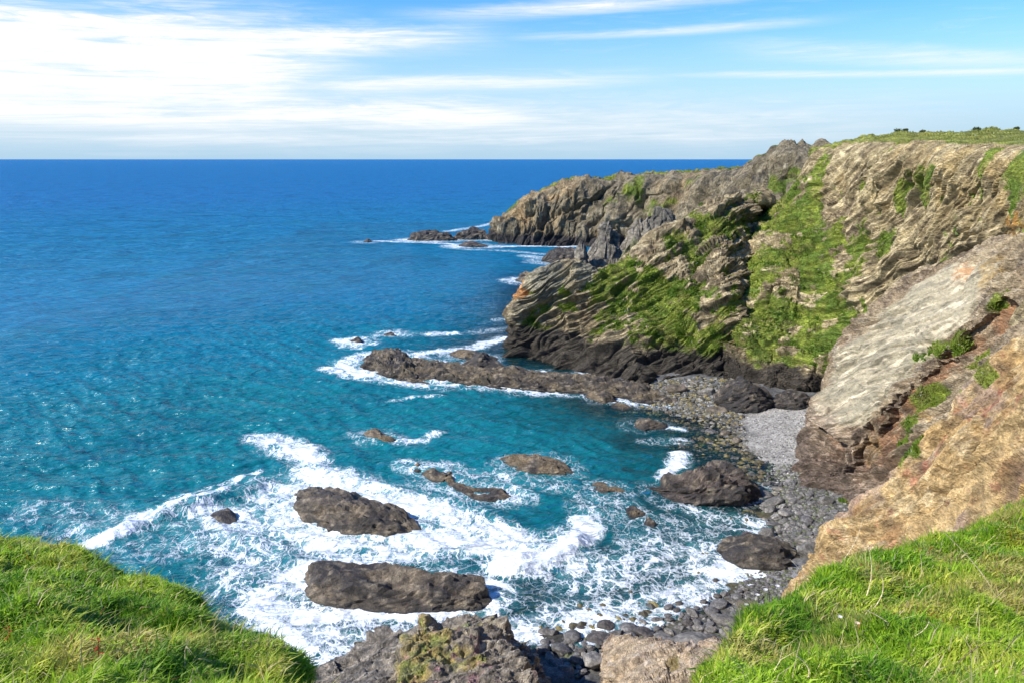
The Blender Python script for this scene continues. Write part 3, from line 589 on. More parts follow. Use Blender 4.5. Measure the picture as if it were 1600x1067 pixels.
# ---------------------------------------------------------------- rocks in the sea
FOAM_ROCKS = []
def sea_rock(name, st, ratio, label, cat='rock', group=None, color=(c3(.12, .10, .07), c3(.19, .155, .105)), dark=.35, A=.28, seed=1, res=.28, foam=1.0, z0=0.0, sharp=0.0):
    """long rock on a spine: stations (px, py_top, py_bottom) measured on the photo, solved for width and height"""
    pts = []; wid = []; hei = []
    for px, tp, bt in st:
        b = S(px, bt, z0); t_ = np.linalg.norm(b - np.array([0, 0, CAM_Z])); kh = FPX / t_ * (b[1] / t_); kw = FPX * (CAM_Z - z0) / b[1] ** 2 * .96
        wv = (bt - tp) / (kw + ratio * kh); pts.append(b + np.array([0, wv, 0])); wid.append(wv + .22); hei.append(wv * ratio + .28)
    wid[0] *= .55; hei[0] *= .5; wid[-1] *= .55; hei[-1] *= .5
    pts = np.array(pts); L = np.linalg.norm(np.diff(pts, axis=0), axis=1).sum(); mh = max(wid)
    ns = int(min(260, max(24, L / res))); na = int(min(120, max(20, mh * 3.6 / res)))
    C = np.concatenate([pts, np.array(wid)[:, None], np.array(hei)[:, None]], 1)
    dl = C[1] - C[0]; dr = C[-1] - C[-2]
    C = np.vstack([C[0] - dl * .08, C, C[-1] + dr * .08]); C[0, 3:] = C[1, 3:] * .2; C[-1, 3:] = C[-2, 3:] * .2
    C = cr(C[:, None, :], ns, 0)[:, 0]; th = np.linspace(-.5, math.pi + .5, na)
    n = np.arange(ns) / 7.0
    V = np.zeros((ns, na, 3)); wob = fbm(np.stack([n, n * 0 + seed, n * 0], 1), 3, seed); wob2 = fbm(np.stack([n * 1.6, n * 0 + seed, n * 0 + 5], 1), 3, seed + 1)
    co, si = np.cos(th), np.sin(th); pr = np.sign(si) * np.abs(si) ** .8
    V[..., 0] = C[:, 0:1] + 0 * co; V[..., 1] = C[:, 1:2] - C[:, 3:4] * co[None] * (1 + .10 * wob2[:, None])
    V[..., 2] = z0 + C[:, 4:5] * pr[None] * (1 + .13 * wob[:, None]) - .15
    cen = np.array([C[:, 0].mean(), C[:, 1].mean(), z0])
    P = V.reshape(-1, 3); N = normals(V).reshape(-1, 3); out = P - np.repeat(C[:, :3], na, 0); N = N * (1.0 if (N * out).sum() > 0 else -1.0)
    amp = .82 * A * np.minimum(1.0, np.repeat(C[:, 3], na) / 1.3) * (.45 + .55 * sm(P[:, 2] - z0, 0, 1.0))
    Kk = frame((.9, -.3, .1), (.2, .6, .6), 2.0, 1.3); q = P @ Kk
    q = q + np.stack([fbm(P / 2, 2, seed + 1), fbm(P / 2, 2, seed + 2), fbm(P / 2, 2, seed + 3)], 1) * .5
    d = 1.5 * facet(q / 2.4, seed) + .8 * facet(q / 1.0, seed + 5) + .45 * facet(q / .45, seed + 7) + .9 * fbm(P / 3, 3, seed + 6) + 1.1 * strata(q[:, 2], P, .9, seed + 8) + .5 * strata(q[:, 2], P, .35, seed + 9) + 1.0 * crevice(q / 2.0, seed + 10, .08) + .5 * crevice(q / .8, seed + 12, .1)
    if sharp: d = d + sharp * ridged(q / 3, 3, seed + 11)
    small = .9 * facet(q / 1.1, seed + 31) + .6 * facet(q / .5, seed + 32) + .8 * strata(q[:, 2], P, .5, seed + 33) + .6 * crevice(q / .9, seed + 34, .1)
    P = P + N * (d * amp + small * .17 * np.minimum(1, np.repeat(C[:, 3], na)))[:, None]
    c = lerp(color[0], color[1], sm(fbm(P / 1.2, 4, seed), -.3, .3)); c = lerp(c, c3(.040, .034, .033), sm(fbm(P / 2.2, 4, seed + 20), .12 - dark, .4 - dark * .6) * .85)
    c = lerp(c, c3(.42, .36, .26), sm(fbm(P / .55, 3, seed + 22), .16, .42) * .6); c = lerp(c, c3(.05, .04, .035), sm(fbm(P / .6, 3, seed + 24), .16, .42) * .6)
    c = lerp(c, c3(.03, .028, .027), 1 - sm(P[:, 2] - z0 + fbm(P, 3, 3) * .2, .1, .55))
    c = c * np.array([.80, .76, .70])
    o = build(name, P - cen, grid_quads(ns, na), mat=M_ROCK, col=c); o.location = cen
    tag(o, label, cat, group)
    if foam: FOAM_ROCKS.append((C[:, :2], C[:, 3], foam))
    return o
BR = (c3(.16, .12, .07), c3(.27, .205, .115)); BK = (c3(.05, .045, .042), c3(.10, .085, .07)); GR = (c3(.13, .105, .075), c3(.23, .185, .125))
sea_rock('reef', [(556, 566, 574), (575, 556, 582), (598, 555, 592), (625, 565, 597), (660, 571, 600), (700, 573, 602), (760, 578, 607), (830, 584, 612), (900, 589, 616), (960, 596, 622), (1010, 604, 632), (1060, 614, 638)], .26,
  'long low brown reef running from the promontory into the sea', 'reef', color=(c3(.11, .09, .06), c3(.19, .15, .09)), dark=.25, A=.5, seed=11, foam=.8)
sea_rock('sea_rock', [(700, 551, 556), (718, 548, 561), (745, 552, 562), (775, 556, 565)], .5, 'small brown rock between the long reef and the promontory foot', color=BR, seed=12, foam=.5)
sea_rock('sea_rock', [(722, 566, 572), (745, 553, 577), (765, 557, 577), (790, 570, 580)], .9, 'black hump of rock rising behind the middle of the long reef', color=BK, seed=13, foam=.2)
sea_rock('sea_rock', [(563, 676, 684), (580, 674, 690), (600, 681, 694), (622, 690, 695)], .5, 'small lone brown rock in teal water below the reef tip', color=BR, dark=0, seed=14, foam=.35)
sea_rock('sea_rock', [(641, 730, 736), (650, 728, 741), (661, 735, 743)], .5, 'smallest and leftmost rock of the broken chain in the cove', color=BR, seed=15, group='chain of rocks in the cove', foam=.5)
sea_rock('sea_rock', [(655, 738, 745), (672, 737, 752), (690, 742, 756), (702, 740, 758), (712, 748, 760)], .6, 'middle rock of the broken chain in the cove, two humps', color=BR, seed=16, group='chain of rocks in the cove', foam=.7)
sea_rock('sea_rock', [(700, 752, 764), (722, 758, 774), (745, 766, 783), (775, 766, 786), (806, 778, 786)], .5, 'largest and rightmost rock of the broken chain in the cove', color=BR, seed=17, group='chain of rocks in the cove', foam=.7)
sea_rock('sea_rock', [(777, 717, 725), (800, 715, 735), (840, 717, 745), (875, 723, 746), (902, 737, 744)], .5, 'flat brown rock alone in dark blue water mid cove', color=BR, dark=0, seed=18, foam=.4)
sea_rock('sea_rock', [(455, 768, 776), (468, 768, 806), (500, 770, 828), (540, 778, 840), (580, 792, 843), (620, 810, 843), (662, 828, 838)], .62, 'big whale backed brown rock ringed by white foam', color=GR, dark=.3, A=.34, seed=63, foam=1.0)
sea_rock('sea_rock', [(473, 898, 915), (488, 884, 938), (530, 883, 952), (590, 890, 958), (650, 899, 958), (700, 905, 958), (740, 914, 955), (770, 936, 950)], .6, 'long dark jagged rock just beyond the mossy outcrop', color=GR, dark=.35, A=.36, seed=47, foam=1.0)
sea_rock('sea_rock', [(318, 803, 812), (340, 804, 824), (374, 820, 828)], .5, 'small black rock in the surf beside the breaking wave', color=BK, seed=21, foam=1.0)
sea_rock('sea_rock', [(1003, 755, 767), (1050, 752, 782), (1095, 742, 791), (1130, 728, 793), (1165, 738, 790), (1190, 764, 782)], 1.0, 'craggy black topped rock at the edge of the boulder beach', color=(c3(.10, .08, .068), c3(.20, .155, .125)), dark=.62, A=.6, seed=22, foam=.3)
sea_rock('sea_rock', [(1122, 855, 866), (1150, 846, 884), (1190, 841, 892), (1230, 846, 894), (1258, 855, 886)], .55, 'smooth dark hump of rock on the shore below the tan slope', color=(c3(.13, .11, .08), c3(.19, .16, .11)), dark=.4, A=.3, seed=23, foam=.3)
sea_rock('sea_rock', [(918, 762, 767), (945, 758, 773), (978, 766, 773)], .4, 'low brown rock awash left of the craggy shore rock', color=BR, seed=24, foam=.4)
sea_rock('sea_rock', [(636, 370, 376), (655, 363, 377), (685, 363, 377), (712, 370, 377)], .75, 'long black rock farthest left off the headland tip', color=BK, seed=25, A=.7, res=.6, foam=.9)
sea_rock('sea_rock', [(708, 369, 374), (722, 362, 375), (740, 357, 375), (756, 362, 375), (763, 370, 376)], .9, 'black two humped rock next to the headland tip', color=BK, seed=26, A=.7, res=.6, foam=.9)
sea_rock('sea_rock', [(718, 381, 386), (735, 378, 387), (760, 383, 387)], .3, 'low flat black rock in front of the headland tip', color=BK, seed=27, A=.3, res=.6, foam=.9)
sea_rock('sea_rock', [(568, 376, 379), (574, 374, 379), (580, 376, 379)], .5, 'tiny black rock alone far out in the blue sea', color=BK, seed=28, A=.3, res=.5, foam=.6)
sea_rock('sea_rock', [(543, 533, 536), (555, 529, 539), (567, 535, 539)], .6, 'tiny dark rock in a foam patch beyond the reef tip', color=BR, seed=29, foam=1.0)
sea_rock('sea_rock', [(598, 524, 526), (608, 521, 527), (622, 524, 527)], .4, 'very low dark rock awash beyond the reef, right of the tiny one', color=BK, seed=30, foam=.8)
sea_rock('sea_rock', [(806, 434, 440), (822, 427, 442), (840, 430, 444), (860, 436, 446)], .6, 'brown rock at the far foot of the promontory', color=BR, seed=31, A=.5, res=.4, foam=.8)
sea_rock('sea_rock', [(848, 404, 410), (865, 394, 412), (885, 389, 413), (915, 390, 415)], .5, 'flat topped dark rock in the far inlet before the headland', color=BK, seed=32, A=.6, res=.5, foam=.6)
sea_rock('sea_rock', [(1122, 616, 634), (1150, 600, 642), (1185, 598, 644), (1218, 616, 640)], .8, 'rounded black rock on the pale shingle, left of its neighbour', color=BK, dark=.1, seed=33, A=.4, foam=0, z0=.8)
sea_rock('sea_rock', [(1214, 622, 638), (1245, 613, 641), (1285, 618, 638)], .8, 'black rock between the pale shingle and the cliff corner', color=BK, dark=.1, seed=34, A=.4, foam=0, z0=1.2)
sea_rock('sea_rock', [(915, 618, 622), (940, 612, 632), (965, 622, 632)], .35, 'flat brown rock by the landward end of the reef', color=BR, seed=35, A=.25, foam=.2)
sea_rock('sea_rock', [(955, 634, 638), (972, 630, 641), (990, 636, 641)], .35, 'small tan rock in the shallows below the reef end', color=BR, dark=-.2, seed=36, A=.2, foam=0)
sea_rock('sea_rock', [(992, 662, 670), (1010, 657, 674), (1042, 660, 672)], .4, 'dark rock with a line of foam at the edge of the shallows', color=GR, seed=37, A=.25, foam=.3)
sea_rock('sea_rock', [(975, 798, 806), (992, 794, 810), (1012, 798, 808)], .4, 'low brown rock awash in the cove, left of its twin', color=BR, seed=38, A=.2, foam=.1)
sea_rock('sea_rock', [(1006, 818, 824), (1018, 813, 827), (1030, 818, 824)], .4, 'small tan rock in foam lace below its twin', color=BR, seed=39, A=.2, foam=.1)
# pinnacles standing behind the promontory
def pinnacle(pts, Yd, label, seed, colr, depth=7.0, group='pinnacles behind the promontory'):
    """upright crag: outline of (px, py_top) stations above a base line, with real thickness"""
    cols = []
    for px, tp in pts:
        t_ = at(px, tp, Yd); b = W(t_[0] * .985, Yd - depth * .6, -1.5)
        cols.append([b, b * .5 + t_ * .5 + np.array([0, -depth * .22, 1.5]), t_ + np.array([0, -.5, -.6]), t_ + np.array([0, .8, -.2]), t_ * .55 + W(t_[0], Yd + depth * .8, -1.5) * .45 + np.array([0, 1, 0]), W(t_[0], Yd + depth, -1.5)])
    G = loft(cols, 110, max(60, len(pts) * 22)); N = normals(G).reshape(-1, 3); P = G.reshape(-1, 3); Kk = frame((.2, .1, .9), (.8, .3, .1), 2.5, 1.0); q = P @ Kk
    P = P + N * (1.1 * facet(q / 4, seed) + .7 * facet(q / 1.8, seed + 4) + .6 * strata(q[:, 2], P, 1.6, seed + 8) + .6 * crevice(q / 3, seed + 9))[:, None]
    c = palette(P, seed, *colr); c = wet_band(P, c, 3, seed)
    c = lerp(c, c3(.36, .22, .07), sm(fbm(P / 2.5, 3, seed + 3), .2, .5) * (1 - sm(P[:, 2], 6, 12)) * .8)
    cen = P.mean(0); cen[2] = 0
    o = build('rock_pinnacle', P - cen, grid_quads(*G.shape[:2]), mat=M_CLIFF, col=c); o.location = cen
    tag(o, label, 'crag', group)
PC = (c3(.15, .135, .105), c3(.23, .20, .15), c3(.07, .06, .055), c3(.33, .30, .24))
pinnacle([(912, 405), (918, 392), (930, 372), (940, 353), (950, 349), (958, 362), (966, 385), (974, 408)], 205, 'sharp triangular pinnacle with one dark side behind the promontory', 700, PC, 9)
pinnacle([(893, 415), (900, 392), (906, 378), (913, 383), (920, 400), (926, 415)], 198, 'small ochre stained crag left of the triangular pinnacle', 710, PC, 6)
pinnacle([(968, 392), (985, 360), (1000, 345), (1018, 335), (1040, 330), (1055, 340), (1070, 350), (1085, 372)], 215, 'broad ragged crag right of the triangular pinnacle', 720, PC, 12)
pinnacle([(965, 410), (975, 385), (990, 372), (1005, 382), (1020, 400)], 190, 'mossy stub of rock in front of the broad ragged crag', 730, (c3(.16, .16, .07), c3(.2, .19, .1), c3(.07, .06, .055), c3(.3, .28, .2)), 7)

# outcrops below the near clifftop
def outcrop(name, cols, label, cat, seed, colr, moss, A=.5, nr=220, nc=320, tan=None):
    cc = []
    for a, b, n_ in cols:
        A0 = S(*a); B0 = S(*b); C0 = S(*n_)
        cc.append([W(A0[0], A0[1] + 1.6, -3), W(A0[0], A0[1] + 1.0, min(0, A0[2])), A0, B0, C0, W(C0[0], C0[1] - 2, C0[2] * .4), W(C0[0], C0[1] - 4, -3)])
    G = loft(cc, nr, nc); N = normals(G).reshape(-1, 3); N = N * (1.0 if N[:, 2].sum() > 0 else -1.0); P = G.reshape(-1, 3)
    Kk = frame((.9, .1, .3), (-.3, .5, .8), 2.5, 1.8); q = P @ Kk + fbm(P / 3, 2, seed + 2)[:, None] * .5
    d = fbm(P / 5, 3, seed) * 1.0 + 1.2 * facet(q / 3.0, seed + 3) + .65 * facet(q / 1.2, seed + 4) + .35 * facet(q / .5, seed + 5) + 1.0 * strata(q[:, 2], P, 1.5, seed + 8) + .5 * strata(q[:, 2], P, .5, seed + 9) + .9 * crevice(q / 2.4, seed + 10, .08) + .4 * crevice(q / .9, seed + 12, .1)
    P = P + N * (d * A)[:, None]
    c = palette(P / .6, seed, *colr); gm_ = blobs(P.reshape(G.shape), moss) if moss else np.zeros(len(P))
    gs = sm(gm_ + fbm(P / .9, 4, seed + 7) * .6, .4, .7)
    c = lerp(c, lerp(c3(.27, .20, .055), c3(.19, .20, .035), sm(fbm(P / 1.1, 3, seed + 9), -.2, .3)), gs * .85)
    if tan: c = lerp(c, c3(.36, .31, .24), sm(blobs(P.reshape(G.shape), tan) + fbm(P / .9, 4, seed + 8) * .5, .35, .65) * .8)
    c = lerp(c, c3(.04, .036, .036), 1 - sm(P[:, 2] + fbm(P, 3, 3) * .3, .4, 1.4))
    cen = P.mean(0); cen[2] = 0
    o = build(name, P - cen, grid_quads(nr, nc), mat=M_ROCK, col=c); o.location = cen; tag(o, label, cat)
def psd(x, y, poly):
    d, _ = polyd(x, y, [p for p in poly] + [poly[0]]); ins = np.zeros(x.shape, bool); n = len(poly)
    for i in range(n):
        a, b = poly[i], poly[(i + 1) % n]; ins ^= ((a[1] > y) != (b[1] > y)) & (x < (b[0] - a[0]) * (y - a[1]) / (b[1] - a[1] + 1e-12) + a[0])
    return np.where(ins, d, -d)
def blocks_rock():
    gx_, gy_ = np.arange(-17, 7, .085), np.arange(30, 54, .085); X_, Y_ = np.meshgrid(gx_, gy_); sh_ = X_.shape
    Q_ = np.stack([X_.ravel(), Y_.ravel(), 0 * X_.ravel()], 1); w1_ = (fbm(Q_ / 2.2, 4, 5) * .9 + .5 * facet(Q_ / 1.6, 6)).reshape(sh_); w2_ = (fbm(Q_ / 2.0, 4, 15) * .6).reshape(sh_)
    top = [S(a, b, 7.0) for a, b in [(644, 950), (700, 951), (760, 961), (792, 975), (812, 998), (838, 1035), (862, 1075), (880, 1130), (900, 1250), (600, 1250), (610, 1080), (606, 1040), (628, 1000)]]
    low = [S(a, b, 2.0) for a, b in [(503, 1012), (545, 992), (590, 985), (660, 985), (760, 990), (830, 1010), (860, 1060), (890, 1130), (920, 1300), (520, 1300), (512, 1100)]]
    s1 = psd(X_ + w1_ * .7, Y_ + w2_, top); s2 = psd(X_ + w1_, Y_ + w2_, low)
    H1 = 6.7 + .10 * (46 - Y_) + .7 * w2_; H2 = np.clip(1.0 + .42 * (X_ + 13), .4, 5.2) + .5 * w1_
    z1 = np.minimum(H1, 5.0 + s1 * 2.6 + np.floor(s1 * 1.6) * .3); z2 = np.minimum(H2, 1.2 + s2 * 1.7)
    Z_ = np.maximum(np.maximum(z1, z2), -2.5)
    P = np.stack([X_, Y_, Z_], -1); N = normals(P, 4).reshape(-1, 3); P = P.reshape(-1, 3); N = N * (1.0 if N[:, 2].sum() > 0 else -1.0)
    Kk = frame((.9, .1, .3), (-.35, .45, .8), 2.2, 1.8); q = P @ Kk + fbm(P / 3, 2, 803)[:, None] * .5
    d = .9 * facet(q / 2.2, 804) + .55 * facet(q / 1.0, 805) + .35 * facet(q / .45, 806) + 1.1 * strata(q[:, 2], P, 1.1, 807) + .55 * strata(q[:, 2], P, .4, 808) + .8 * crevice(q / 2.0, 809, .08) + .4 * crevice(q / .8, 810, .1)
    P = P + N * (d * .42)[:, None]
    c = palette(P / .6, 801, c3(.17, .14, .10), c3(.26, .21, .145), c3(.06, .05, .045), c3(.46, .39, .28))
    c = lerp(c, c3(.13, .12, .11), (1 - sm(P[:, 2], 3.5, 5.5)) * .6)
    moss = sm(P[:, 2], 5.2, 6.4) * sm(fbm(P / 1.5, 4, 808) + .35 - .16 * np.abs(P[:, 0] + 3.6 + .25 * (46 - P[:, 1])) , -.05, .25)
    c = lerp(c, lerp(c3(.36, .27, .07), c3(.22, .25, .035), sm(fbm(P / .6, 3, 809), -.1, .35)), moss * .85)
    c = lerp(c, c3(.14, .26, .03), sm(P[:, 2], 5.4, 6.4) * (1 - sm(np.abs(s1.ravel() - .1), .1, .55)) * sm(P[:, 1], 44, 45.5) * .8)
    c = lerp(c, c3(.50, .43, .32), sm(fbm(q / np.array([1, .5, .25]), 3, 811), .12, .4) * .55 * (1 - moss * .6))
    c = lerp(c, c3(.36, .17, .17), sm(fbm(P / .7, 3, 813), .32, .45) * sm(P[:, 2], 5.5, 6.5) * .6)
    c = lerp(c, c3(.04, .036, .036), 1 - sm(P[:, 2] + fbm(P, 3, 3) * .3, .3, 1.2))
    qd = grid_quads(*sh_); zf = P[:, 2][qd].max(1); qd = qd[zf > -1.6]
    cen = W(-4, 42, 0); o = build('rock_outcrop', P - cen, qd, mat=M_ROCK, col=c); o.location = cen
    tag(o, 'big rock outcrop with ochre moss on its flat top, bottom of the cove', 'rock')
blocks_rock()
outcrop('rock_ridge', [((938, 1006, -1), (945, 1030, -.5), (950, 1100, 0)), ((956, 1003, 2.0), (960, 1035, 3.0), (960, 1110, 3)), ((985, 1001, 3.4), (990, 1040, 4.6), (990, 1120, 5)), ((1040, 1010, 4.2), (1040, 1045, 5.2), (1040, 1120, 6)),
  ((1085, 1016, 4.2), (1090, 1045, 5.4), (1090, 1120, 6)), ((1125, 1012, 4.4), (1130, 1050, 6), (1140, 1120, 7)), ((1180, 1000, 4.4), (1190, 1050, 6), (1200, 1120, 7)), ((1230, 1010, -1), (1250, 1050, -1), (1270, 1120, -1))],
  'crumbling orange brown rock ridge above the boulders at the bottom', 'rock', 851, (c3(.34, .25, .16), c3(.44, .34, .22), c3(.18, .12, .08), c3(.55, .46, .36)), [(1050, 1040, .7, .8)], A=.4)

# ---------------------------------------------------------------- boulders and shingle
def boulder_mesh(i):
    """one worn boulder of unit width"""
    n = 26; u = np.linspace(0, math.pi, n)[:, None]; v = np.linspace(0, 2 * math.pi, 2 * n, endpoint=False)[None]
    D = np.stack([np.sin(u) * np.cos(v), np.sin(u) * np.sin(v), np.cos(u) + 0 * v], -1).reshape(-1, 3)
    rg = np.random.default_rng(900 + i); cuts = rg.normal(0, 1, (9, 3)); cuts /= np.linalg.norm(cuts, axis=1, keepdims=True)
    r = np.ones(len(D))
    for k in cuts:
        t = D @ k; lim = .60 + .34 * rg.random(); r = np.minimum(r, np.where(t > .05, lim / np.maximum(t, .05), 9))
    r = np.minimum(r, 1.0) * (1 + .06 * fbm(D * 1.6, 3, i) + .035 * facet(D * 2.4, i))
    P = D * r[:, None] * np.array([.5, .5 * (.55 + .4 * rg.random()), .5 * (.5 + .3 * rg.random())])
    return P, grid_quads(n, 2 * n, True), 2 * n
BM = []
tones = [c3(.10, .10, .105), c3(.14, .14, .14), c3(.075, .07, .07), c3(.17, .165, .155), c3(.11, .095, .075), c3(.20, .20, .20)]
for i in range(14):
    P, q, _ = boulder_mesh(i); tn = tones[i % 6] * np.array([1.08, 1.0, .88]); c = lerp(tn * .8, tn * 1.3, sm(fbm(P * 5, 3, i), -.3, .4))
    c = lerp(c, tn * .5 + .16, sm(np.abs(fbm(P * 2.4 + 7, 2, i)) * -1, -.045, -.01) * .35)
    o = build('boulder', P, q, mat=M_BOUL, col=c, smooth=True); COL.objects.unlink(o); BM.append(o.data)
def tone_index(t): return [k for k in range(14) if k % 6 == t]
placed = []; PAIR = []
def put_boulder(p, dm, rz, mesh, label, group, flat=1.0, sink=.22, tilt=.15):
    o = bpy.data.objects.new('boulder', BM[mesh]); COL.objects.link(o)
    o.location = (p[0], p[1], p[2] + dm * (.26 * flat - sink * .5)); o.rotation_euler = (random.gauss(0, tilt), random.gauss(0, tilt), rz); o.scale = (dm, dm, dm * flat)
    tag(o, label, 'boulder', group); placed.append((p[0], p[1], dm)); return o
def bz(x, y): return float(bed_z(np.array([x]), np.array([y]))[0])
BIG = [  # px, py, width px, tone, flatness, label
 (858, 988, 33, 0, .9, 'smooth dark boulder alone in the foam near the mossy outcrop'),
 (907, 979, 17, 2, .9, 'small black boulder in the foam right of the lone smooth one'),
 (947, 977, 27, 2, .9, 'black boulder at the foam edge, middle of the bottom shore'),
 (928, 984, 11, 2, .9, 'tiny black stone between two dark boulders at the foam edge'),
 (1045, 949, 17, 0, 1, 'dark round boulder touching the foam above the weedy stones'),
 (1061, 942, 17, 2, 1, 'black boulder at the foam line next to a small green one'),
 (1029, 967, 22, 0, .9, 'dark grey boulder at the left end of the upper boulder row'),
 (1046, 967, 19, 2, .9, 'black boulder squeezed against its neighbour in the upper row'),
 (1007, 987, 33, 2, .7, 'long black boulder lying across the lower boulder row'),
 (1063, 980, 19, 0, 1, 'round grey boulder in the middle of the weedy stones'),
 (1092, 980, 20, 1, 1, 'egg shaped grey boulder standing among weedy stones'),
 (1111, 983, 20, 1, 1, 'round pale grey boulder right of the egg shaped one'),
 (1131, 966, 42, 1, .6, 'broad flat grey boulder with a tan patch on top'),
 (1134, 990, 22, 1, 1, 'grey boulder below the broad flat one, by the grass edge'),
 (1121, 930, 16, 2, 1, 'dark boulder at the foam line above the broad flat one'),
 (1118, 905, 13, 2, 1, 'small dark boulder out in the foam of the right shore'),
 (1124, 944, 28, 0, .7, 'low dark boulder just above the broad flat one'),
 (1100, 939, 15, 2, 1, 'small greenish dark boulder at the foam line'),
 (936, 995, 38, 2, .5, 'long flat black slab of stone left of centre in the lower row'),
 (963, 988, 26, 0, .8, 'dark boulder leaning on the long flat slab'),
 (984, 994, 23, 0, .8, 'dark boulder right of the leaning one in the lower row'),
 (877, 1014, 34, 0, .7, 'dark boulder at the foot of the mossy outcrop'),
 (927, 1036, 40, 5, 1.1, 'large pale grey block beside the orange ridge'),
 (884, 1045, 25, 1, 1, 'grey boulder in the shade left of the pale block'),
 (899, 1030, 22, 1, 1, 'grey boulder between the outcrop and the pale block'),
 (1080, 1004, 90, 1, .4, 'very large flat grey slab of rock behind the orange ridge'),
 (1035, 996, 30, 1, .6, 'flat grey boulder left of the very large slab'),
 (1012, 1001, 23, 1, .8, 'grey boulder above the orange ridge crest'),
 (1074, 972, 17, 2, 1, 'black boulder in the upper row left of the flat tan patched one'),
 (1172, 945, 38, 4, .7, 'brownish boulder touching the grass slope edge'),
 (960, 1003, 34, 1, .7, 'broad grey boulder just left of the orange ridge crest'),
 (1204, 783, 42, 1, .5, 'flat grey slab right of the craggy black topped rock'),
 (1197, 836, 24, 1, 1.3, 'upright grey slab standing beside the smooth dark hump'),
 (1170, 836, 27, 2, .7, 'black boulder left of the upright grey slab'),
 (1262, 846, 36, 3, .8, 'pale grey block behind the dark block, by the tan slope'),
 (1266, 864, 38, 1, 1.1, 'dark grey block touching the smooth dark hump'),
 (1122, 640, 36, 4, .6, 'broad tan boulder left of the pale shingle'),
 (1128, 725, 28, 4, .8, 'tan boulder behind the craggy black topped rock'),
 (1110, 675, 20, 0, .8, 'grey boulder among the weedy stones of the upper beach'),
 (1058, 608, 34, 4, .8, 'tan boulder against the black foot of the promontory'),
 (1105, 612, 26, 3, .8, 'pale boulder against the black foot of the promontory'),
 (1180, 845, 14, 2, 1, 'small black stone in front of the smooth dark hump'),
]
for px, py, wpx, tn, fl, lab in BIG:
    p = S(px, py, .6); z = max(bz(p[0], p[1]), -.2); p = S(px, py, z + .2); dm = wpx * np.linalg.norm(p - [0, 0, CAM_Z]) / FPX
    put_boulder(W(p[0], p[1], z), dm, random.uniform(-.4, .4), random.choice(tone_index(tn)), lab, 'boulders on the shore', fl)
def inpoly(x, y, poly):
    s = False
    for i in range(len(poly)):
        (x1, y1), (x2, y2) = poly[i], poly[i - 1]
        if (y1 > y) != (y2 > y) and x < (x2 - x1) * (y - y1) / (y2 - y1) + x1: s = not s
    return s
ZONES = [ # polygon measured on the photo, count, size range m, tones, label, group
 ([(845, 995), (960, 975), (1030, 955), (1100, 925), (1180, 915), (1185, 985), (1120, 1010), (960, 1005), (900, 1060), (860, 1040)], 70, (.6, 1.75), (0, 0, 1, 2, 3), 'worn grey or black boulder in the crowded rows of the bottom shore', 'boulders of the bottom shore'),
 ([(1190, 765), (1240, 745), (1310, 800), (1295, 860), (1180, 850), (1195, 810)], 95, (.65, 2.0), (0, 1, 1, 3, 5), 'grey beach boulder between the craggy rock and the tan slope', 'boulders below the tan slope'),
 ([(960, 598), (1110, 602), (1160, 645), (1175, 720), (1215, 765), (1180, 775), (1120, 720), (1060, 690), (1030, 655), (960, 625)], 85, (.5, 1.6), (4, 4, 3, 0, 1), 'brown or grey boulder scattered over the weedy upper beach', 'boulders of the upper beach'),
]
MARKS = [(947, 977, 'the black boulder at the foam edge'), (1029, 967, 'the dark boulder starting the upper row'), (1131, 966, 'the flat tan patched boulder'), (927, 1036, 'the large pale block'),
 (1080, 1004, 'the very large flat slab'), (1063, 980, 'the round boulder in the weed'), (1172, 945, 'the brownish boulder at the grass'), (877, 1014, 'the foot of the mossy outcrop'), (1204, 783, 'the flat slab near the craggy rock'),
 (1197, 836, 'the upright slab'), (1264, 850, 'the pale and dark block pair'), (1290, 800, 'the green weed under the buttress'), (1240, 765, 'the dark foot of the buttress'), (1122, 640, 'the broad tan boulder'),
 (1128, 725, 'the tan boulder behind the craggy rock'), (1110, 675, 'the grey boulder in the upper weed'), (1058, 608, 'the tan boulder against the black cliff foot'), (1170, 620, 'the rounded black rock on the shingle'), (1200, 700, 'the lower end of the pale shingle')]
TN = ['dark grey', 'grey', 'black', 'pale grey', 'brown', 'light grey']
def where(p, dm, tq, px, py):
    m_ = min(MARKS, key=lambda q: (q[0] - px) ** 2 + (q[1] - py) ** 2); dx, dy = px - m_[0], py - m_[1]
    side = ('right of' if dx > 0 else 'left of') if abs(dx) > abs(dy) else ('in front of' if dy > 0 else 'beyond')
    far_ = ', near' if math.hypot(dx, dy) < 26 else ', apart'
    return ('small ' if dm < .72 else 'middling ' if dm < 1.0 else 'large ') + TN[tq] + ' boulder ' + side.replace('in front of', 'below') + ' ' + m_[2] + far_
for poly, cnt, (s0, s1), tn, lab, grp in ZONES:
    xs = [a for a, b in poly]; ys = [b for a, b in poly]; k = 0; tries = 0
    while k < cnt and tries < 6000:
        tries += 1; px, py = random.uniform(min(xs), max(xs)), random.uniform(min(ys), max(ys))
        if not inpoly(px, py, poly): continue
        dm = s0 + (s1 - s0) * random.random() ** 2; p = S(px, py, .6)
        if any((p[0] - a) ** 2 + (p[1] - b) ** 2 < (.36 * (dm + c_)) ** 2 for a, b, c_ in placed): continue
        z = max(bz(p[0], p[1]), -.4)
        tq = random.choice(tn); put_boulder(W(p[0], p[1], z), dm, random.uniform(0, 6.3), random.choice(tone_index(tq)), where(p, dm, tq, px, py), grp, random.uniform(.6, 1)); k += 1
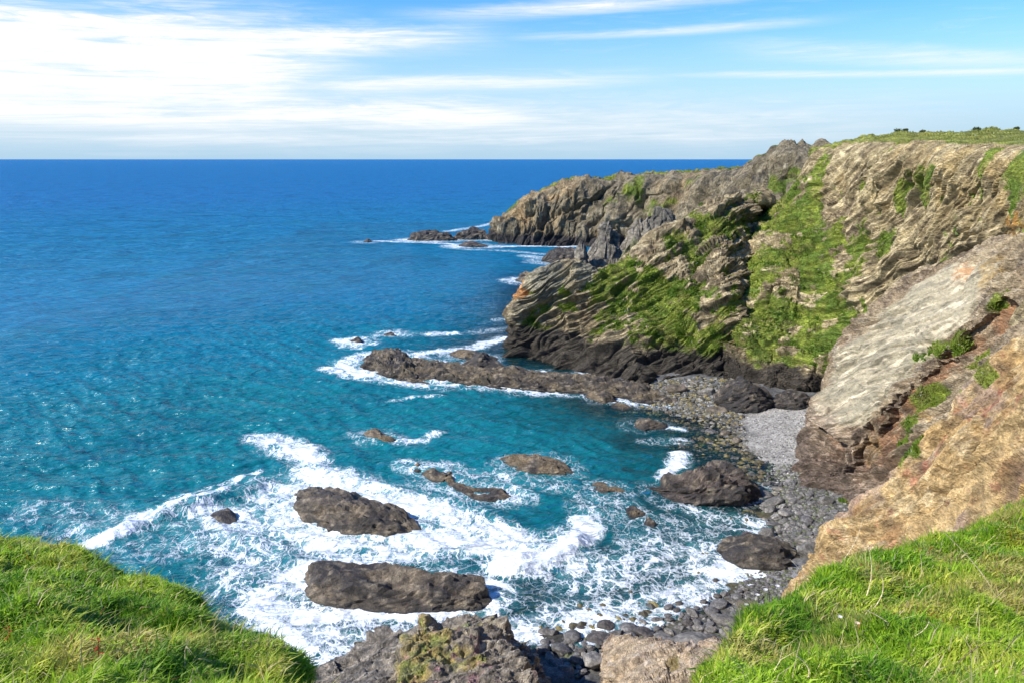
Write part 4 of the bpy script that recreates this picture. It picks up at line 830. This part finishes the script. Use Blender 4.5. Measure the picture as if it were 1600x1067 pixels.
# shingle too small to count
def stones(n, poly_list, smin, smax, seed, label, cols_):
    rg = np.random.default_rng(seed); pts = []
    while len(pts) < n:
        poly = poly_list[rg.integers(len(poly_list))]; xs = [a for a, b in poly]; ys = [b for a, b in poly]
        px, py = rg.uniform(min(xs), max(xs)), rg.uniform(min(ys), max(ys))
        if inpoly(px, py, poly): pts.append(S(px, py, .6))
    pts = np.array(pts); z = bed_z(pts[:, 0], pts[:, 1]); pts[:, 2] = z
    ico = np.array([(0, 0, 1), (.85, 0, .4), (.3, .8, .45), (-.7, .5, .4), (-.7, -.5, .45), (.3, -.8, .4), (.7, .5, -.3), (-.3, .85, -.3), (-.85, 0, -.3), (-.3, -.85, -.3), (.7, -.5, -.3)])
    tri = np.array([(0, 1, 2), (0, 2, 3), (0, 3, 4), (0, 4, 5), (0, 5, 1), (1, 6, 2), (2, 7, 3), (3, 8, 4), (4, 9, 5), (5, 10, 1), (2, 6, 7), (3, 7, 8), (4, 8, 9), (5, 9, 10), (1, 10, 6)])
    s = smin + (smax - smin) * rg.random(n) ** 2.2; a = rg.random(n) * 6.28
    J = ico[None] * (1 + rg.normal(0, .14, (n, 11, 3))) * np.stack([s, s * rg.uniform(.55, .95, n), s * rg.uniform(.35, .7, n)], 1)[:, None] * .5
    ca, sa = np.cos(a)[:, None], np.sin(a)[:, None]
    V = np.stack([J[..., 0] * ca - J[..., 1] * sa, J[..., 0] * sa + J[..., 1] * ca, J[..., 2]], -1) + pts[:, None]
    cc = np.array(cols_)[rg.integers(len(cols_), size=n)] * rg.uniform(.7, 1.3, n)[:, None]
    tag(build('shingle', V.reshape(-1, 3), None, (tri[None] + np.arange(n)[:, None, None] * 11).reshape(-1, 3), M_BOUL, np.repeat(cc, 11, 0), smooth=False), label, 'stones', kind='stuff')
stones(9000, [ZONES[0][0], ZONES[1][0], ZONES[1][0], [(1150, 890), (1300, 880), (1280, 950), (1150, 960)], [(1230, 720), (1330, 790), (1240, 800), (1180, 740)], [(1240, 740), (1340, 800), (1300, 830), (1240, 790)]], .15, .75, 5, 'grey stones packed between the boulders of the shore', [(.12, .11, .10), (.17, .16, .14), (.07, .066, .06), (.09, .10, .045)])
stones(9000, [ZONES[2][0], [(930, 592), (1160, 600), (1160, 650), (980, 640)], ZONES[2][0], [(930, 592), (1160, 600), (1160, 650), (980, 640)]], .15, .9, 6, 'brown and yellowish stones strewn over the upper beach and shallows', [(.16, .14, .08), (.10, .09, .06), (.22, .17, .06), (.13, .13, .12), (.24, .23, .20), (.05, .05, .04)])

stones(3600, [[(1000, 640), (1100, 655), (1190, 715), (1195, 765), (1060, 735)], [(1030, 640), (1120, 670), (1190, 720), (1190, 760), (1080, 730)], [(1030, 640), (1120, 670), (1190, 720), (1190, 760), (1080, 730)], [(1000, 790), (1180, 790), (1150, 850), (960, 880)], [(820, 900), (1100, 880), (1000, 960), (830, 980)]], .3, 1.5, 19, 'dark brown stones lying under and breaking the clear shallow water', [(.07, .06, .035), (.11, .09, .045), (.16, .13, .05), (.06, .06, .055)])
stones(2600, [[(1150, 640), (1285, 636), (1275, 700), (1235, 765), (1195, 760), (1165, 690)]], .08, .45, 9, 'small pale stones scattered over the smooth grey shingle patch', [(.22, .205, .18), (.35, .33, .29), (.14, .13, .12)])
# ---------------------------------------------------------------- the sea
def axis(lo, hi, st, mid=None, st2=None, rat=1.07, end=30000.0, lo_end=-30000.0):
    a = list(np.arange(lo, hi, st)); 
    if mid: a += list(np.arange(a[-1] + st2, mid, st2)); s = st2
    else: s = st
    while a[-1] < end: s *= rat; a.append(a[-1] + s)
    s = st; b = [a[0]]
    while b[-1] > lo_end: s *= rat; b.append(b[-1] - s)
    return np.array(b[::-1][:-1] + a)
ax = axis(-72, 60, .36); ay = axis(38, 165, .36, 400, 1.1)
X, Y = np.meshgrid(ax, ay); flat = np.stack([X.ravel(), Y.ravel(), 0 * X.ravel()], 1)
near = (X > -110) & (X < 110) & (Y > 25) & (Y < 450)
idx = np.where(near.ravel())[0]; Q = flat[idx]; qx, qy = Q[:, 0], Q[:, 1]
foam = np.zeros(len(Q)); 
nA = fbm(Q / 9, 4, 21); nB = fbm(Q / 3, 4, 23); wx, wy = qx + fbm(Q / 4, 3, 31) * 1.6, qy + fbm(Q / 4, 3, 37) * 1.8
for pl, wd, am in FOAM_ROCKS:
    sel = (abs(qx - pl[:, 0].mean()) < 60) & (abs(qy - pl[:, 1].mean()) < 40)
    x, y = wx[sel], wy[sel]; step = max(1, len(pl) // 14); p2_ = pl[::step]; w2 = wd[::step]
    d = np.full(x.shape, 1e9)
    for (a, b), r in zip(p2_, w2): d = np.minimum(d, np.hypot((x - a), (y - b)) - r * 1.15)
    far_s = 1 + np.clip((pl[:, 1].mean() - 110) / 120, 0, 2)
    foam[sel] = np.maximum(foam[sel], am * (1 - sm(d, -.3, (1.2 + 2.6 * am) * far_s)) * (.75 + .5 * nA[sel]))
# strokes of surf: points measured on the photo, radius m, strength
STROKES = [
 ([(400, 685), (440, 692), (470, 705), (490, 725)], 2.4, .85), ([(430, 700), (480, 720), (470, 750)], 3.0, .55),
 ([(490, 745), (560, 765), (620, 785), (680, 805), (740, 825), (800, 850), (850, 870)], 3.6, .86),
 ([(560, 755), (640, 780), (700, 790)], 3.2, .45),
 ([(640, 845), (720, 845), (780, 860), (830, 880)], 3.2, .95), ([(430, 770), (400, 810), (380, 850), (400, 900), (440, 960)], 5.0, .6),
 ([(450, 830), (520, 860), (600, 865), (700, 860)], 3.6, .72), ([(145, 852), (190, 838), (230, 818)], 1.9, 1.0), ([(230, 820), (290, 795), (350, 778)], 1.2, .8), ([(350, 776), (385, 750), (407, 738)], .8, .7), ([(270, 790), (330, 768), (400, 745)], .8, .5),
 ([(230, 830), (310, 800), (370, 790), (420, 770)], 1.2, .55),
 ([(300, 840), (360, 850), (430, 860)], 4.2, .50), ([(400, 940), (450, 990), (480, 1040), (540, 1065)], 3.2, .85), ([(470, 960), (560, 965), (640, 965)], 1.8, .98),
 ([(500, 990), (440, 1040)], 2.5, .9),
 ([(790, 892), (840, 880), (885, 860), (912, 830), (905, 815)], 1.7, 1.1), ([(770, 850), (830, 860), (880, 835)], 2.0, .55),
 ([(770, 915), (770, 960), (790, 1000)], 1.2, .8), ([(800, 985), (870, 970), (950, 965), (1020, 945), (1090, 915), (1130, 890)], 2.4, .75),
 ([(800, 1000), (850, 1000), (910, 985)], 1.4, .8), ([(930, 790), (1000, 820), (1080, 830), (1150, 820)], 4.0, .45), ([(900, 900), (980, 890), (1060, 870), (1130, 850)], 4.6, .55),
 ([(1000, 850), (1100, 870), (1130, 880)], 3.0, .6), ([(1060, 790), (1130, 810), (1180, 820)], 2.0, .55),
 ([(1130, 870), (1120, 900), (1180, 905)], 1.5, .8),
 ([(1035, 750), (1050, 730), (1062, 712)], 1.5, .85), ([(1000, 664), (1030, 668), (1066, 672)], .9, .8), ([(1010, 690), (1060, 690)], 1.6, .45), ([(925, 800), (935, 815)], .8, .8),
 ([(640, 730), (700, 735), (780, 750), (810, 775)], 2.6, .55), ([(620, 695), (660, 690), (688, 680)], 1.1, .75), ([(820, 755), (880, 765), (930, 770)], 2.0, .35),
 ([(515, 580), (540, 568), (560, 590)], 2.2, .9), ([(590, 598), (660, 604), (740, 606)], 1.0, .75), ([(760, 606), (820, 612), (865, 614)], 1.5, .8), ([(790, 612), (850, 618)], 1.6, .55),
 ([(620, 562), (690, 570), (720, 572)], 2.0, .55), ([(650, 555), (700, 550), (740, 545), (785, 530)], 2.6, .75), ([(780, 500), (800, 495)], 2.0, .6), ([(740, 520), (790, 515)], 3, .35),
 ([(670, 525), (710, 523)], 2.6, .7), ([(540, 532), (580, 530), (620, 526)], 1.6, .6), ([(555, 548), (560, 546)], 1.0, .6), ([(610, 630), (650, 622), (690, 622)], .8, .55), 
 ([(590, 377), (640, 379), (700, 381), (760, 386), (830, 385), (890, 386), (905, 385)], 3.0, .75), ([(720, 390), (790, 392), (850, 398)], 3.0, .5), ([(700, 362), (760, 352), (775, 348)], 3.5, .6), ([(820, 400), (860, 405), (900, 420)], 4.0, .6),
 ([(790, 438), (815, 437), (830, 443)], 2.2, .7), ([(1010, 590), (1035, 596)], .8, .7), ([(60, 800), (120, 810), (180, 830)], 4.0, .34), ([(100, 830), (200, 850), (260, 870)], 3.5, .3)]
for pl, r, am in STROKES:
    pts = [S(a, b) for a, b in pl]; cx = np.mean([p[0] for p in pts]); cy = np.mean([p[1] for p in pts]); sel = (abs(qx - cx) < 60) & (abs(qy - cy) < 60)
    k = .35 if r < 1.4 else .75
    d, _ = polyd(qx[sel] * (1 - k) + wx[sel] * k, qy[sel] * (1 - k) + wy[sel] * k, pts)
    foam[sel] = np.maximum(foam[sel], am * (1 - sm(d, r * .25, r * 1.35)) * (1 + .35 * nB[sel]))
bed = bed_z(qx, qy); depth = np.clip(-bed, 0, 12)
foam = np.maximum(foam, .62 * (1 - sm(depth, .05, .7)) * (bed < .1) * (qx < 26) * (qy < 72) * (1 + .4 * nA))
# wave shapes
z = np.zeros(len(Q)); fade = 1 - sm(np.hypot(qx, qy - 90), 60, 170); sh = .35 + .65 * sm(depth, .3, 3.0)
for L_, an, am in ((13, 200, .17), (7.3, 222, .12), (5.1, 185, .09), (3.4, 230, .075), (2.7, 205, .055), (2.2, 190, .035)):
    k = 2 * math.pi / L_; ph = fbm(Q / (L_ * 2.2), 2, int(L_ * 10)) * 5; s_ = np.sin(k * (qx * math.sin(R(an)) + qy * math.cos(R(an))) + ph); z += am * (1 - np.abs(s_)) * 1.6 * fade * sh
z += .10 * fbm(Q / 1.6, 3, 55) * fade * sh
def crest(pl, hgt, r_back, r_front):
    """a breaking swell: gentle back, steep front"""
    global z
    pts = np.array([S(a, b)[:2] for a, b in pl]); d, t = polyd(qx, qy, pts); e = pts[-1] - pts[0]; sgn = np.sign((qx - pts[0][0]) * e[1] - (qy - pts[0][1]) * e[0])
    r = np.where(sgn > 0, r_front, r_back); z += (.75 + .6 * nB) * hgt * np.exp(-(d / r) ** 2) * sm(t, 0, .25) * (1 - sm(t, .8, 1)) 
crest([(140, 858), (220, 828), (300, 800), (380, 775), (440, 752)], 1.25, 3.2, 1.0)
crest([(770, 905), (840, 888), (895, 862), (918, 828)], .75, 2.2, .8)
z += np.clip(foam, 0, 1) * (.10 + .16 * fbm(Q / .8, 3, 66))
FO = np.zeros(len(flat)); FO[idx] = foam; DE = np.full(len(flat), 12.0); DE[idx] = depth; ZZ = np.zeros(len(flat)); ZZ[idx] = z
flat[:, 2] = ZZ - .02
m = bpy.data.materials.new('sea_water'); m.use_nodes = True; t = NT(m.node_tree)
oc = t.n('ShaderNodeTexCoord').outputs['Object']; so = t.n('ShaderNodeSeparateXYZ'); t.link(oc, so.inputs[0])
fa = t.n('ShaderNodeAttribute', attribute_name='foam').outputs['Fac']; de = t.n('ShaderNodeAttribute', attribute_name='depth').outputs['Fac']
off = t.m('ADD', so.outputs[1], t.m('MULTIPLY', so.outputs[0], -.35))      # out to sea
mud = t.noise(t.comb(t.m('MULTIPLY', so.outputs[0], .012), t.m('MULTIPLY', so.outputs[1], .02), 0.0), 1.0, 4)
off = t.m('ADD', off, t.m('MULTIPLY', t.m('SUBTRACT', mud, .5), 90))
teal, blue, deep = (.006, .168, .195, 1), (.005, .160, .295, 1), (.012, .145, .345, 1)
wc = t.mix(t.mapr(off, 95, 240), teal, blue); wc = t.mix(t.mapr(off, 260, 900), wc, deep)
patch = t.noise(oc, .06, 5, .6); wc = t.mix(t.mapr(patch, .45, .75, 0, .3), wc, (.006, .16, .17, 1))
patch2 = t.noise(oc, .035, 4, .6, .5); wc = t.mix(t.mapr(patch2, .5, .75, 0, .45), wc, (.002, .055, .10, 1))
aer = t.m('MULTIPLY', t.mapr(fa, .1, .9, 0, .8), t.mapr(t.noise(oc, .5, 5, .6), .35, .65, .35, 1.0)); wc = t.mix(aer, wc, (.16, .42, .42, 1))
# foam lace
def vein(scale, det, dist, seed):
    n_ = t.noise(t.comb(t.m('ADD', so.outputs[0], seed), t.m('MULTIPLY', so.outputs[1], .8), seed), scale, det, .55, dist)
    return t.m('ABSOLUTE', t.m('SUBTRACT', n_, .5))
fn = t.noise(oc, 1.3, 8, .7, .3); fn2 = t.noise(oc, .35, 5, .6, .4)
lace = t.m('MINIMUM', t.m('MINIMUM', vein(.36, 5, .5, 3.0), t.m('MULTIPLY', vein(.75, 5, .4, 31.0), .9)), t.m('ADD', vein(1.5, 4, .3, 57.0), .008))
th_ = t.m('MULTIPLY', t.m('POWER', t.m('MAXIMUM', t.m('ADD', fa, t.m('MULTIPLY', t.m('SUBTRACT', fn2, .5), .8)), 0.0), 2.0), .075)
g1 = t.mapr(t.m('SUBTRACT', th_, t.m('ADD', lace, t.m('MULTIPLY', t.m('SUBTRACT', fn, .42), .035))), -.022, .022)
g1 = t.m('MULTIPLY', g1, t.mapr(fa, .06, .3))
g2 = t.mapr(t.m('ADD', fa, t.m('MULTIPLY', t.m('SUBTRACT', fn, .5), 1.3)), .60, 1.0)
fm = t.m('MULTIPLY', t.m('MAXIMUM', g1, g2), t.mapr(fn, .25, .55, .6, 1.0), clamp=True)
# ripples
ca_, sa_ = math.cos(R(14)), math.sin(R(14))
ux = t.m('ADD', t.m('MULTIPLY', so.outputs[0], ca_), t.m('MULTIPLY', so.outputs[1], sa_)); uy = t.m('SUBTRACT', t.m('MULTIPLY', so.outputs[1], ca_), t.m('MULTIPLY', so.outputs[0], sa_))
def rip(sc, sx_, det, rough=.55): return t.noise(t.comb(t.m('MULTIPLY', ux, sx_), uy, sc), sc, det, rough, .25)
def rdg(v): return t.m('SUBTRACT', 1.0, t.m('MULTIPLY', t.m('ABSOLUTE', t.m('SUBTRACT', v, .5)), 3.0))
hh = t.m('ADD', t.m('ADD', t.m('MULTIPLY', rip(.10, .45, 3), 2.2), t.m('MULTIPLY', rdg(rip(.06, .35, 5, .65)), t.mapr(off, 120, 400, 0, 5.0))), t.m('ADD', t.m('MULTIPLY', rdg(rip(.26, .30, 4)), 1.15), t.m('ADD', t.m('MULTIPLY', rdg(rip(.65, .34, 4)), .50), t.m('MULTIPLY', rip(2.2, .6, 3), .16))))
hh = t.m('ADD', hh, t.m('MULTIPLY', fm, .12))
bp = t.n('ShaderNodeBump', i_Strength=.85, i_Distance=1.0); t.link(hh, bp.inputs['Height'])
wd_ = t.n('ShaderNodeBsdfDiffuse'); t.link(wc, wd_.inputs['Color']); t.link(bp.outputs[0], wd_.inputs['Normal'])
wg_ = t.n('ShaderNodeBsdfGlossy', i_Roughness=.27); wg_.inputs['Color'].default_value = (.9, .95, 1, 1); t.link(bp.outputs[0], wg_.inputs['Normal'])
wf_ = t.n('ShaderNodeFresnel', i_IOR=1.333); t.link(bp.outputs[0], wf_.inputs['Normal'])
wp = t.n('ShaderNodeMixShader'); t.link(t.m('MINIMUM', t.m('MULTIPLY', wf_.outputs[0], t.mapr(off, 60, 500, .9, .45)), t.mapr(off, 60, 500, .25, .15)), wp.inputs[0]); t.link(wd_.outputs[0], wp.inputs[1]); t.link(wg_.outputs[0], wp.inputs[2])
gl = t.n('ShaderNodeBsdfTransparent', i_Color=(.72, .84, .74, 1)); gls = t.n('ShaderNodeBsdfGlossy', i_Roughness=.12); gls.inputs['Color'].default_value = (.9, .95, 1, 1); t.link(bp.outputs[0], gls.inputs['Normal'])
fr_ = t.n('ShaderNodeFresnel', i_IOR=1.333); t.link(bp.outputs[0], fr_.inputs['Normal'])
clear = t.n('ShaderNodeMixShader'); t.link(fr_.outputs[0], clear.inputs[0]); t.link(gl.outputs[0], clear.inputs[1]); t.link(gls.outputs[0], clear.inputs[2])
tr_ = t.m('POWER', 2.718, t.m('MULTIPLY', de, -.42)); tr_ = t.m('MULTIPLY', tr_, t.mapr(fa, .0, .9, 1, .45))
sh1 = t.n('ShaderNodeMixShader'); t.link(tr_, sh1.inputs[0]); t.link(wp.outputs[0], sh1.inputs[1]); t.link(clear.outputs[0], sh1.inputs[2])
fp = t.n('ShaderNodeBsdfPrincipled', i_Roughness=.8); fp.inputs['Base Color'].default_value = (.82, .86, .88, 1); t.link(bp.outputs[0], fp.inputs['Normal'])
sh2 = t.n('ShaderNodeMixShader'); t.link(fm, sh2.inputs[0]); t.link(sh1.outputs[0], sh2.inputs[1]); t.link(fp.outputs[0], sh2.inputs[2])
mo = t.n('ShaderNodeOutputMaterial'); t.link(sh2.outputs[0], mo.inputs[0])
tag(build('sea', flat, grid_quads(*X.shape), mat=m, smooth=True, attrs={'foam': FO, 'depth': DE}), 'blue and teal sea with white surf round the rocks', kind='structure')

def tube(pts, r0, r1, n=5):
    pts = np.array(pts); k = len(pts); V = []
    for i, p in enumerate(pts):
        r = r0 + (r1 - r0) * i / (k - 1); d = pts[min(i + 1, k - 1)] - pts[max(i - 1, 0)]; d = d / np.linalg.norm(d)
        a = np.cross(d, [.3, .9, .1]); a /= np.linalg.norm(a); b = np.cross(d, a)
        V += [p + r * (math.cos(6.283 * j / n) * a + math.sin(6.283 * j / n) * b) for j in range(n)]
    return np.array(V), grid_quads(k, n, True)
# low shrubs on the skyline of the clifftop
for px, Yd, sz, lab in [(1398, 150, .62, 'dark low shrub farthest left on the grassy skyline'), (1412, 148, .45, 'small shrub just right of the first one on the skyline'), (1438, 146, .5, 'lone low shrub on the middle of the grassy skyline'),
                        (1528, 130, .7, 'widest dark shrub on the grassy skyline'), (1592, 118, .55, 'shrub on the skyline at the right edge of the view')]:
    P = SURF['cliff'][0].reshape(-1, 3); x_, y_ = pix(P); k_ = (np.abs(x_ - px) < 5); j = np.where(k_)[0][np.argmin(y_[k_])]; b = P[j]
    e = bpy.data.objects.new('shrub', None); COL.objects.link(e); e.location = b; tag(e, lab, 'shrub', 'shrubs on the clifftop')
    V, q = tube([(0, 0, -.2), (.02, 0, .05), (.04, .02, .2)], .04, .02)
    build('stem', V, q, mat=M_BOUL, col=np.full((len(V), 3), 1) * c3(.1, .07, .05), parent=e)
    n = 420; rg = np.random.default_rng(px); D = rg.normal(0, 1, (n, 3)); D /= np.linalg.norm(D, axis=1, keepdims=True); r_ = (.5 + .5 * rg.random(n)) * (1 + .5 * fbm(D * 1.7, 2, px))
    B = D * r_[:, None] * np.array([sz, sz * .8, sz * .42]) + np.array([0, 0, sz * .08]); A1 = rg.normal(0, .09, (n, 3)); A2 = rg.normal(0, .09, (n, 3))
    cc = lerp(c3(.05, .08, .02), c3(.13, .16, .04), rg.random(n))
    build('crown', np.stack([B, B + A1, B + A2], 1).reshape(-1, 3), None, np.arange(n * 3).reshape(-1, 3), M_LEAF, np.repeat(cc, 3, 0), parent=e)

# ---------------------------------------------------------------- plants of the near slopes
M_STALK = rock_mat('dry_stalk', 30, .001)
def surf_pt(G, px, py):
    P = G[20:200].reshape(-1, 3); x, y = pix(P); return P[np.argmin((x - px) ** 2 + (y - py) ** 2)]
def stalk(px, py, tx, ty, lab, bend=.06, r=.0075):
    b = surf_pt(E, px, py); d0 = np.linalg.norm(b - [0, 0, CAM_Z]); h = math.hypot(tx - px, ty - py) * d0 / FPX
    dx = (tx - px) * d0 / FPX; dz = (py - ty) * d0 / FPX * 1.05
    t_ = np.linspace(0, 1, 9); pts = [np.array([dx * s + bend * math.sin(s * 3.1), .12 * h * s, dz * s - .02 * (1 - s)]) for s in t_]
    V, q = tube(pts, r, r * .35); o = build('dry_stalk', V, q, mat=M_STALK, col=np.full((len(V), 3), 1) * c3(.62, .50, .32)); o.location = b
    tag(o, lab, 'dead stem', 'dry stems standing in the right grass'); return o, pts
for a in [(1285, 1060, 1262, 960, 'tall thin dry stalk near the bottom edge of the right slope'), (1352, 935, 1350, 862, 'upright dry stalk crossing the tan rock'), (1225, 1010, 1198, 968, 'short leaning dry stalk by the slope edge'),
          (1310, 885, 1340, 822, 'thin stalk standing against the tan slope, leaning right'), (1270, 930, 1235, 880, 'dry stalk sticking out over the shore from the slope edge'), (1300, 905, 1285, 865, 'short dry stalk beside the slope corner'),
          (1400, 990, 1358, 960, 'dry stalk lying left among the grass of the mid slope'), (1405, 1000, 1445, 975, 'bent dry stalk leaning right on the mid slope'), (1560, 930, 1480, 845, 'long dry stem slanting across the upper right grass'),
          (1595, 900, 1530, 905, 'low dry stem at the right edge of the grass'), (1260, 1064, 1245, 1030, 'short thick dry stalk at the bottom of the slope'), (1360, 950, 1372, 905, 'pale dry stalk right of the upright one')]:
    stalk(*a)
# bramble arches at the lower right
for px, py, tx, ty, lab in [(1480, 1062, 1600, 1036, 'arching brown bramble stem in the bottom right corner'), (1540, 1066, 1620, 1000, 'second bramble stem arching behind the first one, bottom right')]:
    b = surf_pt(E, px, py); e = surf_pt(E, tx, ty); pts = [b * (1 - s) + e * s + np.array([0, 0, .22 * math.sin(math.pi * s) + .02]) for s in np.linspace(0, 1, 14)]
    V, q = tube([p - b for p in pts], .004, .002); o = build('bramble_stem', V, q, mat=M_STALK, col=np.full((len(V), 3), 1) * c3(.2, .13, .09)); o.location = b; tag(o, lab, 'bramble')
def leaf_mesh(L, wd, up, az_):
    t_ = np.linspace(0, 1, 7); V = []
    for s in t_:
        h = wd * math.sin(math.pi * min(1, s * .92 + .06)) ; c_ = np.array([math.cos(az_), math.sin(az_), 0]); sd_ = np.array([-math.sin(az_), math.cos(az_), 0])
        p = c_ * L * s * math.cos(up) + np.array([0, 0, L * (s * math.sin(up) - .35 * s * s)])
        V += [p - sd_ * h, p + sd_ * h + np.array([0, 0, .2 * h])]
    return np.array(V), grid_quads(7, 2)
for px, py, lab in [(1385, 962, 'red sorrel stem in the middle of the right grass slope'), (1430, 872, 'left of two small red plants under the tan slope'), (1450, 868, 'right of two small red plants under the tan slope'), (15, 868, 'red leaved plant at the top left of the grass mound'),
                    (160, 905, 'small red plant on the upper grass mound'), (15, 1005, 'reddish plant low on the left edge of the mound'), (155, 1025, 'small red leaf cluster at the lower middle of the mound'), (300, 1015, 'thin red plant right of the mound centre')]:
    b = surf_pt(E if px > 800 else F, px, py + 6); e = bpy.data.objects.new('red_sorrel', None); COL.objects.link(e); e.location = b; e.empty_display_size = .1; tag(e, lab, 'plant', 'red leaved plants in the grass')
    V, q = tube([(0, 0, -.02), (.01, 0, .08), (.015, .01, .16), (.01, .01, .24)], .004, .0015); build('stem', V, q, mat=M_LEAF, col=np.full((len(V), 3), 1) * c3(.35, .05, .02), parent=e)
    for k in range(6):
        V, q = leaf_mesh(.05 + .02 * random.random(), .009, random.uniform(.3, 1.1), k * 2.4); o = build('leaf', V + np.array([.01, 0, .06 + .028 * k]), q, mat=M_LEAF, col=np.full((len(V), 3), 1) * c3(.45, .05 + .03 * random.random(), .02), parent=e)
for px, py, lab in [(1215, 930, 'white flower at the very edge of the slope, highest of the little row'), (1198, 937, 'pale pinkish flower left of the highest white one'), (1186, 945, 'white flower farthest left at the slope edge'), (1168, 958, 'lowest white flower at the slope edge'),
                    (1313, 982, 'single pale flower head in the middle of the slope'), (1340, 992, 'orange tinted seed head on the slope')]:
    b = surf_pt(E, px, py + 14); e = bpy.data.objects.new('wild_flower', None); COL.objects.link(e); e.location = b; e.empty_display_size = .1; tag(e, lab, 'flower', 'pale flowers in the right grass')
    V, q = tube([(0, 0, -.03), (-.01, 0, .08), (-.02, .01, .2)], .0035, .002); build('stem', V, q, mat=M_LEAF, col=np.full((len(V), 3), 1) * c3(.2, .22, .08), parent=e)
    for k in range(6):
        V, q = leaf_mesh(.034, .014, .8, k * 1.047); build('petal', V + np.array([-.02, .01, .2]), q, mat=M_PETAL, col=np.full((len(V), 3), 1) * (c3(.75, .6, .4) if px == 1340 else c3(.82, .78, .76)), parent=e)
